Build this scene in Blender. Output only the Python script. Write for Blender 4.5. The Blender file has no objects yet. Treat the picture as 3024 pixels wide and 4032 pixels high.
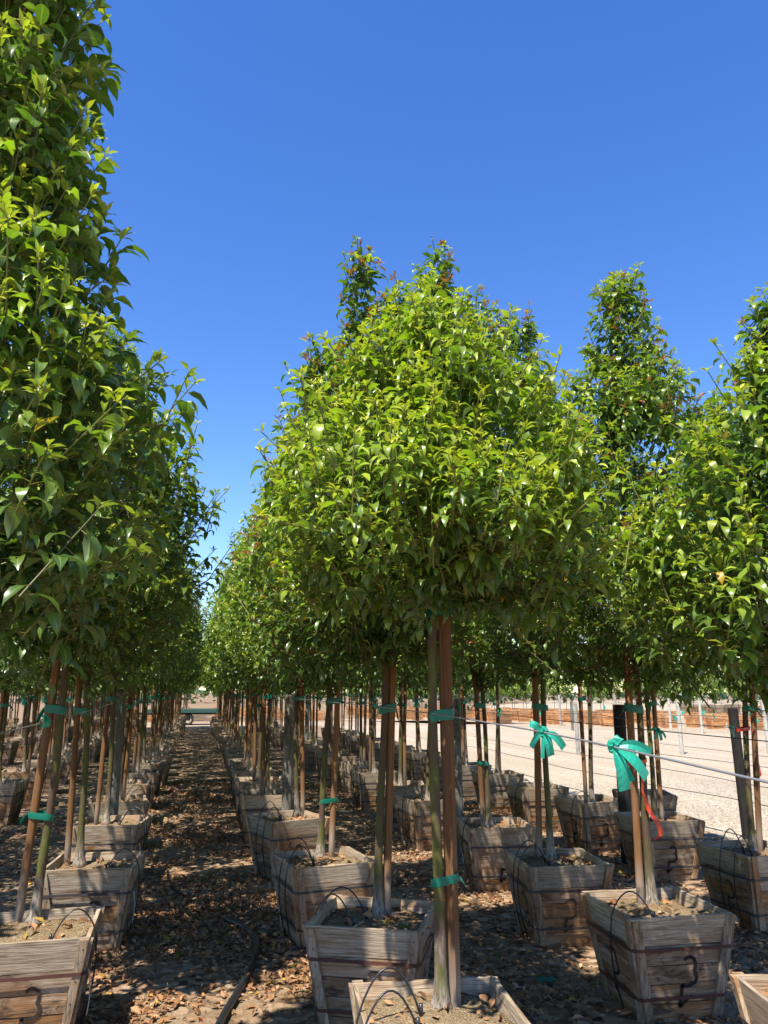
import bpy, math, random
import numpy as np
from mathutils import Vector, Matrix

R = math.radians
SC = bpy.context.scene
COL = SC.collection
rng = np.random.default_rng(7)
random.seed(7)

# ------------------------------------------------------------------ camera
CAM_H, F_PX, PITCH, YAW = 1.7, 3028.0, R(13.1), R(13.2)
cam = bpy.data.cameras.new('camera')
cam_o = bpy.data.objects.new('camera', cam); COL.objects.link(cam_o)
cam_o.location = (0, 0, CAM_H)
cam_o.rotation_euler = (R(90) + PITCH, 0, -YAW)
cam.sensor_fit = 'VERTICAL'; cam.sensor_height = 24.0; cam.lens = F_PX / 4032 * 24.0
cam.clip_start = 0.05; cam.clip_end = 3000
SC.camera = cam_o

# ------------------------------------------------------------------ sky, sun, exposure
SUN_EL, SHADOW_AZ = R(60), R(42)          # shadows fall towards +Y turned 42 deg to +X
w = bpy.data.worlds.new('World'); SC.world = w; w.use_nodes = True
nt = w.node_tree; nt.nodes.clear()
sky = nt.nodes.new('ShaderNodeTexSky'); sky.sky_type = 'NISHITA'; sky.sun_disc = False
sky.sun_elevation = SUN_EL; sky.sun_rotation = SHADOW_AZ + math.pi
sky.altitude = 400; sky.air_density = 1.15; sky.dust_density = 0.05; sky.ozone_density = 3.5
bg = nt.nodes.new('ShaderNodeBackground'); bg.inputs['Strength'].default_value = 0.130
wo = nt.nodes.new('ShaderNodeOutputWorld')
hsv = nt.nodes.new('ShaderNodeHueSaturation'); hsv.inputs['Saturation'].default_value = 1.27; hsv.inputs['Hue'].default_value = 0.514
nt.links.new(sky.outputs[0], hsv.inputs['Color']); nt.links.new(hsv.outputs[0], bg.inputs['Color']); nt.links.new(bg.outputs[0], wo.inputs['Surface'])
sun = bpy.data.lights.new('sun', 'SUN'); sun.energy = 5.0; sun.angle = R(0.53); sun.color = (1.0, 0.95, 0.87)
sun_o = bpy.data.objects.new('sun', sun); COL.objects.link(sun_o)
sd = Vector((math.sin(SHADOW_AZ) * math.cos(SUN_EL), math.cos(SHADOW_AZ) * math.cos(SUN_EL), -math.sin(SUN_EL)))
sun_o.rotation_euler = sd.to_track_quat('-Z', 'Y').to_euler(); sun_o.location = (-10, -12, 30)
SC.view_settings.view_transform = 'Standard'; SC.view_settings.look = 'None'
SC.view_settings.exposure = 0.95; SC.view_settings.gamma = 1.0
SC.cycles.use_denoising = True
try: SC.cycles.denoiser = 'OPENIMAGEDENOISE'
except Exception: pass
SC.cycles.max_bounces = 6; SC.cycles.diffuse_bounces = 3; SC.cycles.glossy_bounces = 2
SC.cycles.transmission_bounces = 3; SC.cycles.transparent_max_bounces = 4
SC.cycles.sample_clamp_indirect = 6

# ------------------------------------------------------------------ helpers
def ray(u, v):
    """direction through pixel (u, v) of the 3024 x 4032 photograph"""
    x = (u - 1512) / F_PX; y = -(v - 2016) / F_PX
    f = math.cos(PITCH) - math.sin(PITCH) * y; z = math.sin(PITCH) + math.cos(PITCH) * y
    return (f * math.sin(YAW) + x * math.cos(YAW), f * math.cos(YAW) - x * math.sin(YAW), z)
def at_z(u, v, z):
    d = ray(u, v); t = (z - CAM_H) / d[2]; return (d[0] * t, d[1] * t)
def at_y(u, v, y):
    d = ray(u, v); t = y / d[1]; return (d[0] * t, CAM_H + d[2] * t)
def project(P):
    P = np.asarray(P, float).reshape(-1, 3)
    cy, sy, cp, sp = math.cos(YAW), math.sin(YAW), math.cos(PITCH), math.sin(PITCH)
    r = P[:, 0] * cy - P[:, 1] * sy; fh = P[:, 0] * sy + P[:, 1] * cy; z = P[:, 2] - CAM_H
    dep = fh * cp + z * sp; up = z * cp - fh * sp
    dd = np.maximum(dep, .05)
    return 1512 + F_PX * r / dd, 2016 - F_PX * up / dd, dep

def mesh_np(name, V, faces, mats, smooth=False, attrs=None, mat_idx=None):
    """V (n,3); faces: (m,k) array or list of such arrays"""
    me = bpy.data.meshes.new(name)
    V = np.asarray(V, np.float32)
    if isinstance(faces, np.ndarray): faces = [faces]
    faces = [np.asarray(f, np.int32) for f in faces if len(f)]
    nl = sum(f.size for f in faces); nf = sum(len(f) for f in faces)
    me.vertices.add(len(V)); me.vertices.foreach_set('co', V.ravel())
    me.loops.add(nl); me.polygons.add(nf)
    me.loops.foreach_set('vertex_index', np.concatenate([f.ravel() for f in faces]))
    tot = np.concatenate([np.full(len(f), f.shape[1], np.int32) for f in faces])
    st = np.concatenate([[0], np.cumsum(tot)[:-1]]).astype(np.int32)
    me.polygons.foreach_set('loop_start', st)
    me.polygons.foreach_set('use_smooth', np.full(nf, bool(smooth)))
    if mat_idx is not None: me.polygons.foreach_set('material_index', np.asarray(mat_idx, np.int32))
    for m in (mats if isinstance(mats, (list, tuple)) else [mats]): me.materials.append(m)
    for k, (ty, arr) in (attrs or {}).items():
        a = me.attributes.new(k, ty, 'POINT')
        arr = np.asarray(arr, np.float32)
        if ty == 'FLOAT': a.data.foreach_set('value', arr.ravel())
        elif ty == 'FLOAT_VECTOR': a.data.foreach_set('vector', arr.ravel())
        else:
            c = np.ones((len(V), 4), np.float32); c[:, :3] = arr; a.data.foreach_set('color', c.ravel())
    me.update(calc_edges=True)
    return me
def link(name, me, parent=None, loc=(0, 0, 0), rot=(0, 0, 0), scale=(1, 1, 1)):
    o = bpy.data.objects.new(name, me); COL.objects.link(o)
    o.location = loc; o.rotation_euler = rot; o.scale = scale
    if parent is not None: o.parent = parent
    return o
def tag(o, label=None, cat=None, group=None, kind=None):
    if label: o['label'] = label
    if cat: o['category'] = cat
    if group: o['group'] = group
    if kind: o['kind'] = kind
    return o
def thing(name, label, cat, loc=(0, 0, 0), rz=0, group=None):
    return tag(link(name, None, None, loc, (0, 0, rz)), label, cat, group)

class MB:
    """collects quads / tris of several shapes for ONE mesh"""
    def __init__(s): s.v = []; s.q = []; s.t = []; s.n = 0; s.qm = []; s.tm = []; s.bc = []; s.tint = []
    def add(s, V, Q=(), T=(), m=0, bc=None, tint=None):
        V = np.asarray(V, float).reshape(-1, 3)
        s.v.append(V)
        if len(Q): s.q.append(np.asarray(Q, int) + s.n); s.qm += [m] * len(Q)
        if len(T): s.t.append(np.asarray(T, int) + s.n); s.tm += [m] * len(T)
        s.bc.append(V if bc is None else np.asarray(bc, float).reshape(-1, 3))
        s.tint.append(np.tile((.5, .5, .5) if tint is None else tint, (len(V), 1)))
        s.n += len(V)
    def box(s, x0, x1, y0, y1, z0, z1, m=0, M=None, tint=None):
        V = np.array([(x, y, z) for x in (x0, x1) for y in (y0, y1) for z in (z0, z1)], float)
        bc = V.copy()
        if M is not None: V = (np.array(M.to_3x3()) @ V.T).T + np.array(M.translation)
        s.add(V, [(0, 1, 3, 2), (4, 6, 7, 5), (0, 4, 5, 1), (2, 3, 7, 6), (0, 2, 6, 4), (1, 5, 7, 3)], m=m, bc=bc, tint=tint)
    def tube(s, P, r, sides=8, m=0, cap=True, tint=None):
        P = np.asarray(P, float); n = len(P); r = np.broadcast_to(np.asarray(r, float), (n,))
        T = np.gradient(P, axis=0); T /= np.linalg.norm(T, axis=1, keepdims=True) + 1e-9
        ref = np.array((0, 0, 1.)) if abs(T[0, 2]) < .8 else np.array((0, 1., 0))
        N = np.cross(T, ref); N /= np.linalg.norm(N, axis=1, keepdims=True) + 1e-9
        B = np.cross(T, N)
        a = np.arange(sides) * 2 * math.pi / sides
        V = (P[:, None] + r[:, None, None] * (np.cos(a)[None, :, None] * N[:, None] + np.sin(a)[None, :, None] * B[:, None])).reshape(-1, 3)
        Q = [(i * sides + j, i * sides + (j + 1) % sides, (i + 1) * sides + (j + 1) % sides, (i + 1) * sides + j) for i in range(n - 1) for j in range(sides)]
        L = np.concatenate([[0], np.cumsum(np.linalg.norm(np.diff(P, axis=0), axis=1))])
        bc = np.stack([np.repeat(L, sides), np.tile(a * .03, n), np.zeros(n * sides)], 1)
        T_ = []
        if cap:
            V = np.vstack([V, P[:1], P[-1:]]); bc = np.vstack([bc, [[0, 0, 0]], [[L[-1], 0, 0]]])
            c0, c1 = n * sides, n * sides + 1
            T_ = [(c0, (j + 1) % sides, j) for j in range(sides)] + [(c1, (n - 1) * sides + j, (n - 1) * sides + (j + 1) % sides) for j in range(sides)]
        s.add(V, Q, T_, m, bc, tint)
    def ribbon(s, P, W, m=0):
        """P (n,3) centre line, W (n,3) half width vectors"""
        P = np.asarray(P, float); W = np.asarray(W, float); n = len(P)
        nrm = np.cross(np.gradient(P, axis=0), W); nrm /= np.linalg.norm(nrm, axis=1, keepdims=True) + 1e-9
        h = nrm * .0003
        V = np.vstack([P - W + h, P + W + h, P - W - h, P + W - h])
        Q = []
        for i in range(n - 1):
            Q += [(i, n + i, n + i + 1, i + 1), (2 * n + i + 1, 3 * n + i + 1, 3 * n + i, 2 * n + i), (i, i + 1, 2 * n + i + 1, 2 * n + i), (n + i + 1, n + i, 3 * n + i, 3 * n + i + 1)]
        s.add(V, Q, m=m)
    def ribbon3(s, P, W, crease):
        """thin tape with a lengthwise fold"""
        P = np.asarray(P, float); W = np.asarray(W, float); n = len(P)
        nrm = np.cross(np.gradient(P, axis=0), W); nrm /= np.linalg.norm(nrm, axis=1, keepdims=True) + 1e-9
        wl = np.linalg.norm(W, axis=1, keepdims=True); mid = P + nrm * wl * crease[:, None]
        V = np.vstack([P - W, mid, P + W]); Q = []
        for i in range(n - 1): Q += [(i, n + i, n + i + 1, i + 1), (n + i, 2 * n + i, 2 * n + i + 1, n + i + 1)]
        s.add(V, Q)
    def mesh(s, name, mats, smooth=False):
        fs, mi = [], []
        if s.q: fs.append(np.vstack(s.q)); mi += s.qm
        if s.t: fs.append(np.vstack(s.t)); mi += s.tm
        return mesh_np(name, np.vstack(s.v), fs, mats, smooth,
                       {'bc': ('FLOAT_VECTOR', np.vstack(s.bc)), 'tint': ('FLOAT_COLOR', np.vstack(s.tint))}, mi)

# ------------------------------------------------------------------ materials
class NT:
    def __init__(s, name):
        s.m = bpy.data.materials.new(name); s.m.use_nodes = True; s.t = s.m.node_tree; s.t.nodes.clear()
        s.out = s.n('ShaderNodeOutputMaterial'); s.b = s.n('ShaderNodeBsdfPrincipled')
        s.l(s.b.outputs[0], s.out.inputs['Surface'])
    def n(s, ty, **k):
        nd = s.t.nodes.new(ty)
        for a, b in k.items(): setattr(nd, a, b)
        return nd
    def l(s, a, b): s.t.links.new(a, b)
    def put(s, sock, v):
        if hasattr(v, 'links'): s.l(v, sock)
        else: sock.default_value = v
    def attr(s, name): return s.n('ShaderNodeAttribute', attribute_name=name)
    def noise(s, vec, scale, detail=4, rough=.55, dist=0):
        nd = s.n('ShaderNodeTexNoise'); nd.inputs['Scale'].default_value = scale; nd.inputs['Detail'].default_value = detail
        nd.inputs['Roughness'].default_value = rough; nd.inputs['Distortion'].default_value = dist
        if vec is not None: s.l(vec, nd.inputs['Vector'])
        return nd.outputs['Fac']
    def ramp(s, fac, stops):
        nd = s.n('ShaderNodeValToRGB'); e = nd.color_ramp.elements
        while len(e) < len(stops): e.new(.5)
        for i, (p, c) in enumerate(stops): e[i].position = p; e[i].color = c if len(c) == 4 else (*c, 1)
        s.l(fac, nd.inputs[0]); return nd.outputs[0]
    def mix(s, fac, a, b, mode='MIX'):
        nd = s.n('ShaderNodeMix', data_type='RGBA', blend_type=mode)
        s.put(nd.inputs[0], fac); s.put(nd.inputs[6], a if hasattr(a, 'links') else (*a, 1)); s.put(nd.inputs[7], b if hasattr(b, 'links') else (*b, 1))
        return nd.outputs[2]
    def math(s, op, a, b=0.0, clamp=False):
        nd = s.n('ShaderNodeMath', operation=op, use_clamp=clamp); s.put(nd.inputs[0], a); s.put(nd.inputs[1], b); return nd.outputs[0]
    def vmath(s, op, a, b):
        nd = s.n('ShaderNodeVectorMath', operation=op); s.put(nd.inputs[0], a); s.put(nd.inputs[1], b); return nd.outputs[0]
    def bump(s, h, strength=.3, dist=.01):
        nd = s.n('ShaderNodeBump'); nd.inputs['Strength'].default_value = strength; nd.inputs['Distance'].default_value = dist
        s.l(h, nd.inputs['Height']); s.l(nd.outputs[0], s.b.inputs['Normal'])
    def set(s, col=None, rough=.8, spec=.3):
        if col is not None: s.put(s.b.inputs['Base Color'], col if hasattr(col, 'links') else (*col, 1))
        s.b.inputs['Roughness'].default_value = rough; s.b.inputs['Specular IOR Level'].default_value = spec
        return s.m

def mat_leaf():
    t = NT('leaf'); lc = t.attr('lc').outputs['Color']; mid = t.attr('mid').outputs['Fac']
    geo = t.n('ShaderNodeNewGeometry')
    rib = t.math('LESS_THAN', mid, .09)
    c = t.mix(t.math('MULTIPLY', rib, .45), lc, (.30, .36, .10))
    edge = t.math('GREATER_THAN', mid, .93)
    c = t.mix(t.math('MULTIPLY', edge, .25), c, (.30, .33, .12))
    under = t.mix(.35, c, (.13, .20, .11))
    c2 = t.mix(geo.outputs['Backfacing'], c, under)
    t.set(c2, .34, .5)
    t.l(t.math('ADD', t.math('MULTIPLY', geo.outputs['Backfacing'], .3), .33), t.b.inputs['Roughness'])
    tr = t.n('ShaderNodeBsdfTranslucent'); tc = t.mix(1.0, c, (1.35, 1.75, .45), 'MULTIPLY'); t.l(tc, tr.inputs['Color'])
    mx = t.n('ShaderNodeMixShader'); mx.inputs[0].default_value = .28
    t.l(t.b.outputs[0], mx.inputs[1]); t.l(tr.outputs[0], mx.inputs[2]); t.l(mx.outputs[0], t.out.inputs['Surface'])
    return t.m
def mat_dryleaf():
    t = NT('dry_leaf'); lc = t.attr('lc').outputs['Color']
    return t.set(lc, .75, .25)
def mat_wood(name, light, brown, dark, greyfac=1.0):
    t = NT(name); bc = t.attr('bc').outputs['Vector']; ti = t.n('ShaderNodeSeparateColor'); t.l(t.attr('tint').outputs['Color'], ti.inputs[0])
    oi = t.n('ShaderNodeObjectInfo')
    off = t.n('ShaderNodeCombineXYZ'); t.l(t.math('MULTIPLY', oi.outputs['Random'], 37.0), off.inputs[0]); t.l(t.math('MULTIPLY', ti.outputs[1], 53.0), off.inputs[1]); t.l(t.math('MULTIPLY', oi.outputs['Random'], 91.0), off.inputs[2])
    p = t.vmath('ADD', bc, off.outputs[0])
    grain = t.noise(t.vmath('MULTIPLY', p, (2.2, 45, 45)), 1.6, 6, .62, 1.2)
    fine = t.noise(t.vmath('MULTIPLY', p, (6, 210, 210)), 1.0, 4, .6, .4)
    big = t.noise(t.vmath('MULTIPLY', p, (3.0, 9, 9)), 1.0, 4, .6, .6)
    blot = t.noise(t.vmath('MULTIPLY', p, (5, 14, 14)), 1.0, 5, .65, 1.5)
    brownf = t.math('ADD', t.math('MULTIPLY', t.math('SUBTRACT', big, .5), 3.2), t.math('ADD', ti.outputs[0], t.math('MULTIPLY', t.math('SUBTRACT', oi.outputs['Random'], .5), .5)), True)
    c = t.mix(brownf, light, brown)
    c = t.mix(t.ramp(grain, [(.32, (.75, .75, .75)), (.55, (0, 0, 0))]), c, tuple(x * .55 for x in brown))
    c = t.mix(t.ramp(fine, [(.36, (.55, .55, .55)), (.5, (0, 0, 0))]), c, tuple(x * .5 for x in brown))
    st = t.math('MULTIPLY', t.ramp(blot, [(.50, (0, 0, 0)), (.66, (.95, .95, .95))]), ti.outputs[2])
    c = t.mix(st, c, dark)
    br = t.math('ADD', t.math('MULTIPLY', oi.outputs['Random'], .5), .8)
    hs = t.n('ShaderNodeHueSaturation'); t.l(br, hs.inputs['Value']); t.l(c, hs.inputs['Color'])
    t.set(hs.outputs[0], .85, .2); t.bump(t.math('ADD', grain, t.math('MULTIPLY', fine, .5)), .7, .005)
    return t.m
def mat_bark():
    t = NT('bark'); tc = t.n('ShaderNodeTexCoord'); p = tc.outputs['Object']; sx = t.n('ShaderNodeSeparateXYZ'); t.l(p, sx.inputs[0]); z = sx.outputs['Z']
    oi = t.n('ShaderNodeObjectInfo')
    off = t.n('ShaderNodeCombineXYZ'); t.l(t.math('MULTIPLY', oi.outputs['Random'], 17.0), off.inputs[2])
    q = t.vmath('ADD', p, off.outputs[0])
    n1 = t.noise(t.vmath('MULTIPLY', q, (14, 14, 5)), 1.0, 4, .6)
    c = t.ramp(n1, [(.38, (.085, .05, .035)), (.50, (.085, .062, .03)), (.60, (.085, .085, .02)), (.75, (.12, .12, .03))])
    n2 = t.noise(t.vmath('MULTIPLY', q, (90, 90, 18)), 1.0, 4, .6)
    base = t.ramp(n2, [(.35, (.08, .062, .045)), (.62, (.35, .29, .225))])
    zz = t.math('ADD', z, t.math('MULTIPLY', t.math('SUBTRACT', n1, .5), .7))
    m = t.n('ShaderNodeMapRange'); m.inputs[1].default_value = .24; m.inputs[2].default_value = .04; m.inputs[3].default_value = 0; m.inputs[4].default_value = 1; m.clamp = True
    t.l(zz, m.inputs[0])
    c = t.mix(m.outputs[0], c, base)
    t.set(c, .75, .25); t.bump(n2, .5, .006); return t.m
def mat_stake():
    t = NT('stake_wood'); bc = t.attr('bc').outputs['Vector']; oi = t.n('ShaderNodeObjectInfo'); ti = t.n('ShaderNodeSeparateColor'); t.l(t.attr('tint').outputs['Color'], ti.inputs[0])
    off = t.n('ShaderNodeCombineXYZ'); t.l(t.math('MULTIPLY', oi.outputs['Random'], 37.0), off.inputs[0])
    p = t.vmath('ADD', bc, off.outputs[0])
    g = t.noise(t.vmath('MULTIPLY', p, (3, 130, 130)), 1.0, 5, .6, .8)
    c = t.ramp(g, [(.3, (.10, .045, .018)), (.6, (.235, .115, .048))])
    c = t.mix(t.ramp(t.noise(t.vmath('MULTIPLY', p, (4, 20, 20)), 1., 3), [(.5, (0, 0, 0)), (.75, (.6, .6, .6))]), c, (.13, .09, .055))
    sx = t.n('ShaderNodeSeparateXYZ'); t.l(bc, sx.inputs[0])
    m = t.n('ShaderNodeMapRange'); m.inputs[1].default_value = .55; m.inputs[2].default_value = .12; m.inputs[3].default_value = 0; m.inputs[4].default_value = 1
    t.l(t.math('ADD', sx.outputs[0], t.math('MULTIPLY', g, .3)), m.inputs[0])
    c = t.mix(m.outputs[0], c, (.42, .37, .30))
    hs = t.n('ShaderNodeHueSaturation'); t.l(t.math('ADD', t.math('MULTIPLY', oi.outputs['Random'], .6), .7), hs.inputs['Value']); t.l(c, hs.inputs['Color'])
    t.set(hs.outputs[0], .8, .2); t.bump(g, .4, .003); return t.m
def mat_plain(name, col, rough=.7, spec=.3, var=.0, scale=20, metal=0):
    t = NT(name)
    if var:
        tc = t.n('ShaderNodeTexCoord'); n = t.noise(tc.outputs['Object'], scale, 5)
        c = t.mix(n, tuple(x * (1 - var) for x in col), tuple(min(1, x * (1 + var)) for x in col)); t.set(c, rough, spec)
    else: t.set(col, rough, spec)
    t.b.inputs['Metallic'].default_value = metal
    return t.m
def mat_tape(name, col):
    t = NT(name); t.set(col, .35, .5)
    tr = t.n('ShaderNodeBsdfTranslucent'); tr.inputs['Color'].default_value = (*col, 1)
    mx = t.n('ShaderNodeMixShader'); mx.inputs[0].default_value = .35
    t.l(t.b.outputs[0], mx.inputs[1]); t.l(tr.outputs[0], mx.inputs[2]); t.l(mx.outputs[0], t.out.inputs['Surface']); return t.m
def mat_ground():
    t = NT('ground_soil'); tc = t.n('ShaderNodeTexCoord'); p = tc.outputs['Object']
    a = t.noise(p, .9, 6, .6); b = t.noise(p, 45, 5, .7); v = t.n('ShaderNodeTexVoronoi'); v.inputs['Scale'].default_value = 19; t.l(p, v.inputs['Vector'])
    soil = t.ramp(b, [(.3, (.11, .075, .042)), (.5, (.25, .18, .108)), (.7, (.38, .29, .185))])
    sc = t.n('ShaderNodeSeparateColor'); t.l(v.outputs['Color'], sc.inputs[0])
    lit = t.ramp(sc.outputs[0], [(.0, (.07, .045, .025)), (.35, (.20, .125, .07)), (.7, (.30, .19, .11)), (1, (.40, .29, .19))])
    c = t.mix(t.ramp(a, [(.36, (0, 0, 0)), (.52, (1, 1, 1))]), soil, lit)
    t.set(c, .95, .1); t.bump(t.math('ADD', b, t.math('MULTIPLY', v.outputs['Distance'], .8)), .6, .02); return t.m
def mat_gravel():
    t = NT('pale_gravel'); tc = t.n('ShaderNodeTexCoord'); p = tc.outputs['Object']
    v = t.n('ShaderNodeTexVoronoi'); v.inputs['Scale'].default_value = 38; t.l(p, v.inputs['Vector'])
    a = t.noise(p, .35, 5, .6); b = t.noise(p, 14, 5, .65)
    sc = t.n('ShaderNodeSeparateColor'); t.l(v.outputs['Color'], sc.inputs[0])
    trk = t.noise(t.vmath('MULTIPLY', p, (1.6, .12, 1)), 1.0, 4, .6)
    st = t.ramp(sc.outputs[0], [(0, (.19, .15, .10)), (.4, (.41, .335, .235)), (1, (.60, .505, .375))])
    dirt = t.ramp(b, [(.3, (.31, .245, .165)), (.7, (.50, .41, .295))])
    c = t.mix(t.ramp(t.mix(.4, a, b), [(.42, (.15, .15, .15)), (.62, (.9, .9, .9))]), st, dirt)
    c = t.mix(t.ramp(trk, [(.42, (.55, .55, .55)), (.6, (0, 0, 0))]), c, (.33, .26, .175))
    t.set(c, .95, .1); t.bump(t.math('ADD', v.outputs['Distance'], b), .7, .02); return t.m
def mat_lane():
    t = NT('lane_dirt'); tc = t.n('ShaderNodeTexCoord'); p = tc.outputs['Object']
    b = t.noise(p, 3, 6, .65)
    return t.set(t.ramp(b, [(.3, (.28, .215, .145)), (.7, (.40, .32, .225))]), .95, .1)
def mat_soil():
    t = NT('box_soil'); tc = t.n('ShaderNodeTexCoord'); p = tc.outputs['Object']; oi = t.n('ShaderNodeObjectInfo')
    off = t.n('ShaderNodeCombineXYZ'); t.l(t.math('MULTIPLY', oi.outputs['Random'], 20.0), off.inputs[0]); q = t.vmath('ADD', p, off.outputs[0])
    a = t.noise(q, 5, 4, .6); b = t.noise(q, 95, 6, .75); v = t.n('ShaderNodeTexVoronoi'); v.inputs['Scale'].default_value = 110; t.l(q, v.inputs['Vector'])
    c = t.ramp(b, [(.3, (.07, .048, .026)), (.5, (.25, .18, .10)), (.68, (.47, .37, .24))])
    c = t.mix(t.ramp(a, [(.45, (0, 0, 0)), (.68, (.7, .7, .7))]), c, (.24, .14, .06))
    t.set(c, .95, .1); t.bump(t.math('ADD', b, v.outputs['Distance']), .8, .012); return t.m

M_LEAF = mat_leaf(); M_DRY = mat_dryleaf(); M_BARK = mat_bark(); M_STAKE = mat_stake()
M_WOOD = mat_wood('weathered_board', (.44, .355, .25), (.28, .145, .06), (.045, .032, .024))
M_ORANGE = mat_wood('new_board', (.74, .42, .20), (.52, .23, .085), (.2, .085, .04))
M_SOIL = mat_soil(); M_GROUND = mat_ground(); M_GRAVEL = mat_gravel(); M_LANE = mat_lane()
M_BAND = mat_plain('steel_strap', (.045, .038, .036), .5, .5, .4, 30)
M_RUST = mat_plain('rusty_strap', (.085, .03, .021), .6, .4, .4, 30)
M_GREEN = mat_tape('green_tape', (.006, .20, .13)); M_RED = mat_tape('orange_tape', (.75, .085, .03)); M_BOW = mat_tape('bow_tape', (.025, .40, .26)); M_WHITE = mat_plain('white_strap', (.62, .60, .56), .5)
M_POST = mat_wood('post_wood', (.22, .21, .18), (.14, .12, .09), (.03, .027, .025)); M_DARKPOST = mat_wood('dark_post_wood', (.035, .032, .03), (.022, .019, .017), (.015, .014, .013)); M_PALEPOST = mat_wood('pale_post_wood', (.50, .48, .42), (.40, .37, .30), (.2, .18, .15))
M_PIPE = mat_plain('black_pipe', (.016, .017, .018), .38, .5, .3, 40); M_TUBE = mat_plain('black_tube', (.02, .02, .022), .35, .5)
M_WIRE = mat_plain('steel_wire', (.36, .37, .40), .4, .5, 0, 1, .6); M_DARKWIRE = mat_plain('dark_wire', (.06, .055, .06), .5)
M_INK = mat_plain('stencil_ink', (.028, .025, .024), .8, .1, .6, 60)

# ------------------------------------------------------------------ ground
def sheet(name, poly, z, m, kind='structure'):
    V = [(x, y, z) for x, y in poly]
    me = bpy.data.meshes.new(name); me.from_pydata(V, [], [list(range(len(V)))]); me.materials.append(m)
    return tag(link(name, me), kind=kind)
g = []
n = 96
V = [(0, 0, 0)]; ringr = [6, 14, 30, 70, 200, 900]
for r in ringr: V += [(r * math.cos(2 * math.pi * i / n), r * math.sin(2 * math.pi * i / n) + 8, 0) for i in range(n)]
V[0] = (0, 8, 0)
Q, T = [], [(0, 1 + i, 1 + (i + 1) % n) for i in range(n)]
for k in range(len(ringr) - 1):
    for i in range(n): a = 1 + k * n; b = a + n; Q.append((a + i, b + i, b + (i + 1) % n, a + (i + 1) % n))
tag(link('ground', mesh_np('ground', V, [np.array(Q), np.array(T)], M_GROUND)), kind='structure')
edge = []
for i in range(60):
    y = -8 + i * 0.85
    edge.append((6.05 + .13 * math.sin(y * 1.7) + .09 * math.sin(y * 4.3 + 1) + random.uniform(-.05, .05), y))
sheet('gravel_lot', edge[::-1] + [(6, -40), (90, -40), (140, 20), (160, 120), (60, 130), (16, 60), (9, 43)], .004, M_GRAVEL)
sheet('dirt_lane', [(-90, 40.2), (60, 39.2), (60, 44.8), (-90, 45)], .008, M_LANE)
sheet('dirt_track', [(36, 4), (42, 4), (27.5, 27.5), (20.5, 36), (9.5, 49), (6.5, 49), (17, 34), (24, 25.5)], .008, M_LANE)

# ------------------------------------------------------------------ leaves
ROWS = {5: ([.0, .16, .38, .63, .85, 1.], [0, .66, 1., .76, .27, 0]), 4: ([0, .22, .5, .79, 1], [0, .82, 1, .42, 0]), 3: ([0, .3, .68, 1], [0, 1., .7, 0]), 2: ([0, .42, 1], [0, 1, 0])}
def leaf_tpl(k):
    s, wd = ROWS[k]; nin = len(s) - 2
    T = [(0, 2, 1), (0, 3, 2)]
    for r in range(nin - 1):
        a = 1 + 3 * r; b = a + 3
        T += [(a, a + 1, b + 1), (a, b + 1, b), (a + 1, a + 2, b + 2), (a + 1, b + 2, b + 1)]
    a = 1 + 3 * (nin - 1); e = a + 3
    T += [(a, a + 1, e), (a + 1, a + 2, e)]
    T = np.array(T); T[0] = (0, 2, 1); T[1] = (0, 3, 2)
    mid = np.array([0] + [1, 0, 1] * nin + [0.3], float)
    return np.array(s), np.array(wd), T, mid
def leaf_geo(base, az, th0, kap, L, Wd, roll, fold, k, r):
    s, wd, T, mid = leaf_tpl(k); N = len(base); nin = len(s) - 2
    th = th0[:, None] - kap[:, None] * s[None]
    rr = (np.sin(th0)[:, None] - np.sin(th)) / kap[:, None] * L[:, None]
    zz = (np.cos(th) - np.cos(th0)[:, None]) / kap[:, None] * L[:, None]
    h = np.stack([np.cos(az), np.sin(az), 0 * az], 1); p = np.stack([-np.sin(az), np.cos(az), 0 * az], 1); up = np.array((0, 0, 1.))
    C = base[:, None] + rr[..., None] * h[:, None] + zz[..., None] * up
    nrm = -np.sin(th)[..., None] * h[:, None] + np.cos(th)[..., None] * up
    cr, sr = np.cos(roll)[:, None, None], np.sin(roll)[:, None, None]
    side = cr * p[:, None] + sr * nrm; n2 = -sr * p[:, None] + cr * nrm
    hw = (wd[None] * Wd[:, None] * .5)[..., None]
    cf, sf = np.cos(fold)[:, None, None], np.sin(fold)[:, None, None]
    wl = r.normal(0, .16, (N, len(s), 1)); wr = r.normal(0, .16, (N, len(s), 1))
    Lf = C + side * hw * cf + n2 * hw * (sf + wl); Rt = C - side * hw * cf + n2 * hw * (sf + wr)
    nv = 3 * nin + 2
    V = np.empty((N, nv, 3)); V[:, 0] = C[:, 0]; V[:, -1] = C[:, -1]
    for i in range(nin): V[:, 1 + 3 * i] = Lf[:, i + 1]; V[:, 2 + 3 * i] = C[:, i + 1]; V[:, 3 + 3 * i] = Rt[:, i + 1]
    F = (T[None] + (np.arange(N) * nv)[:, None, None]).reshape(-1, 3)
    return V.reshape(-1, 3), F, np.tile(mid, N), nv
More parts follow.
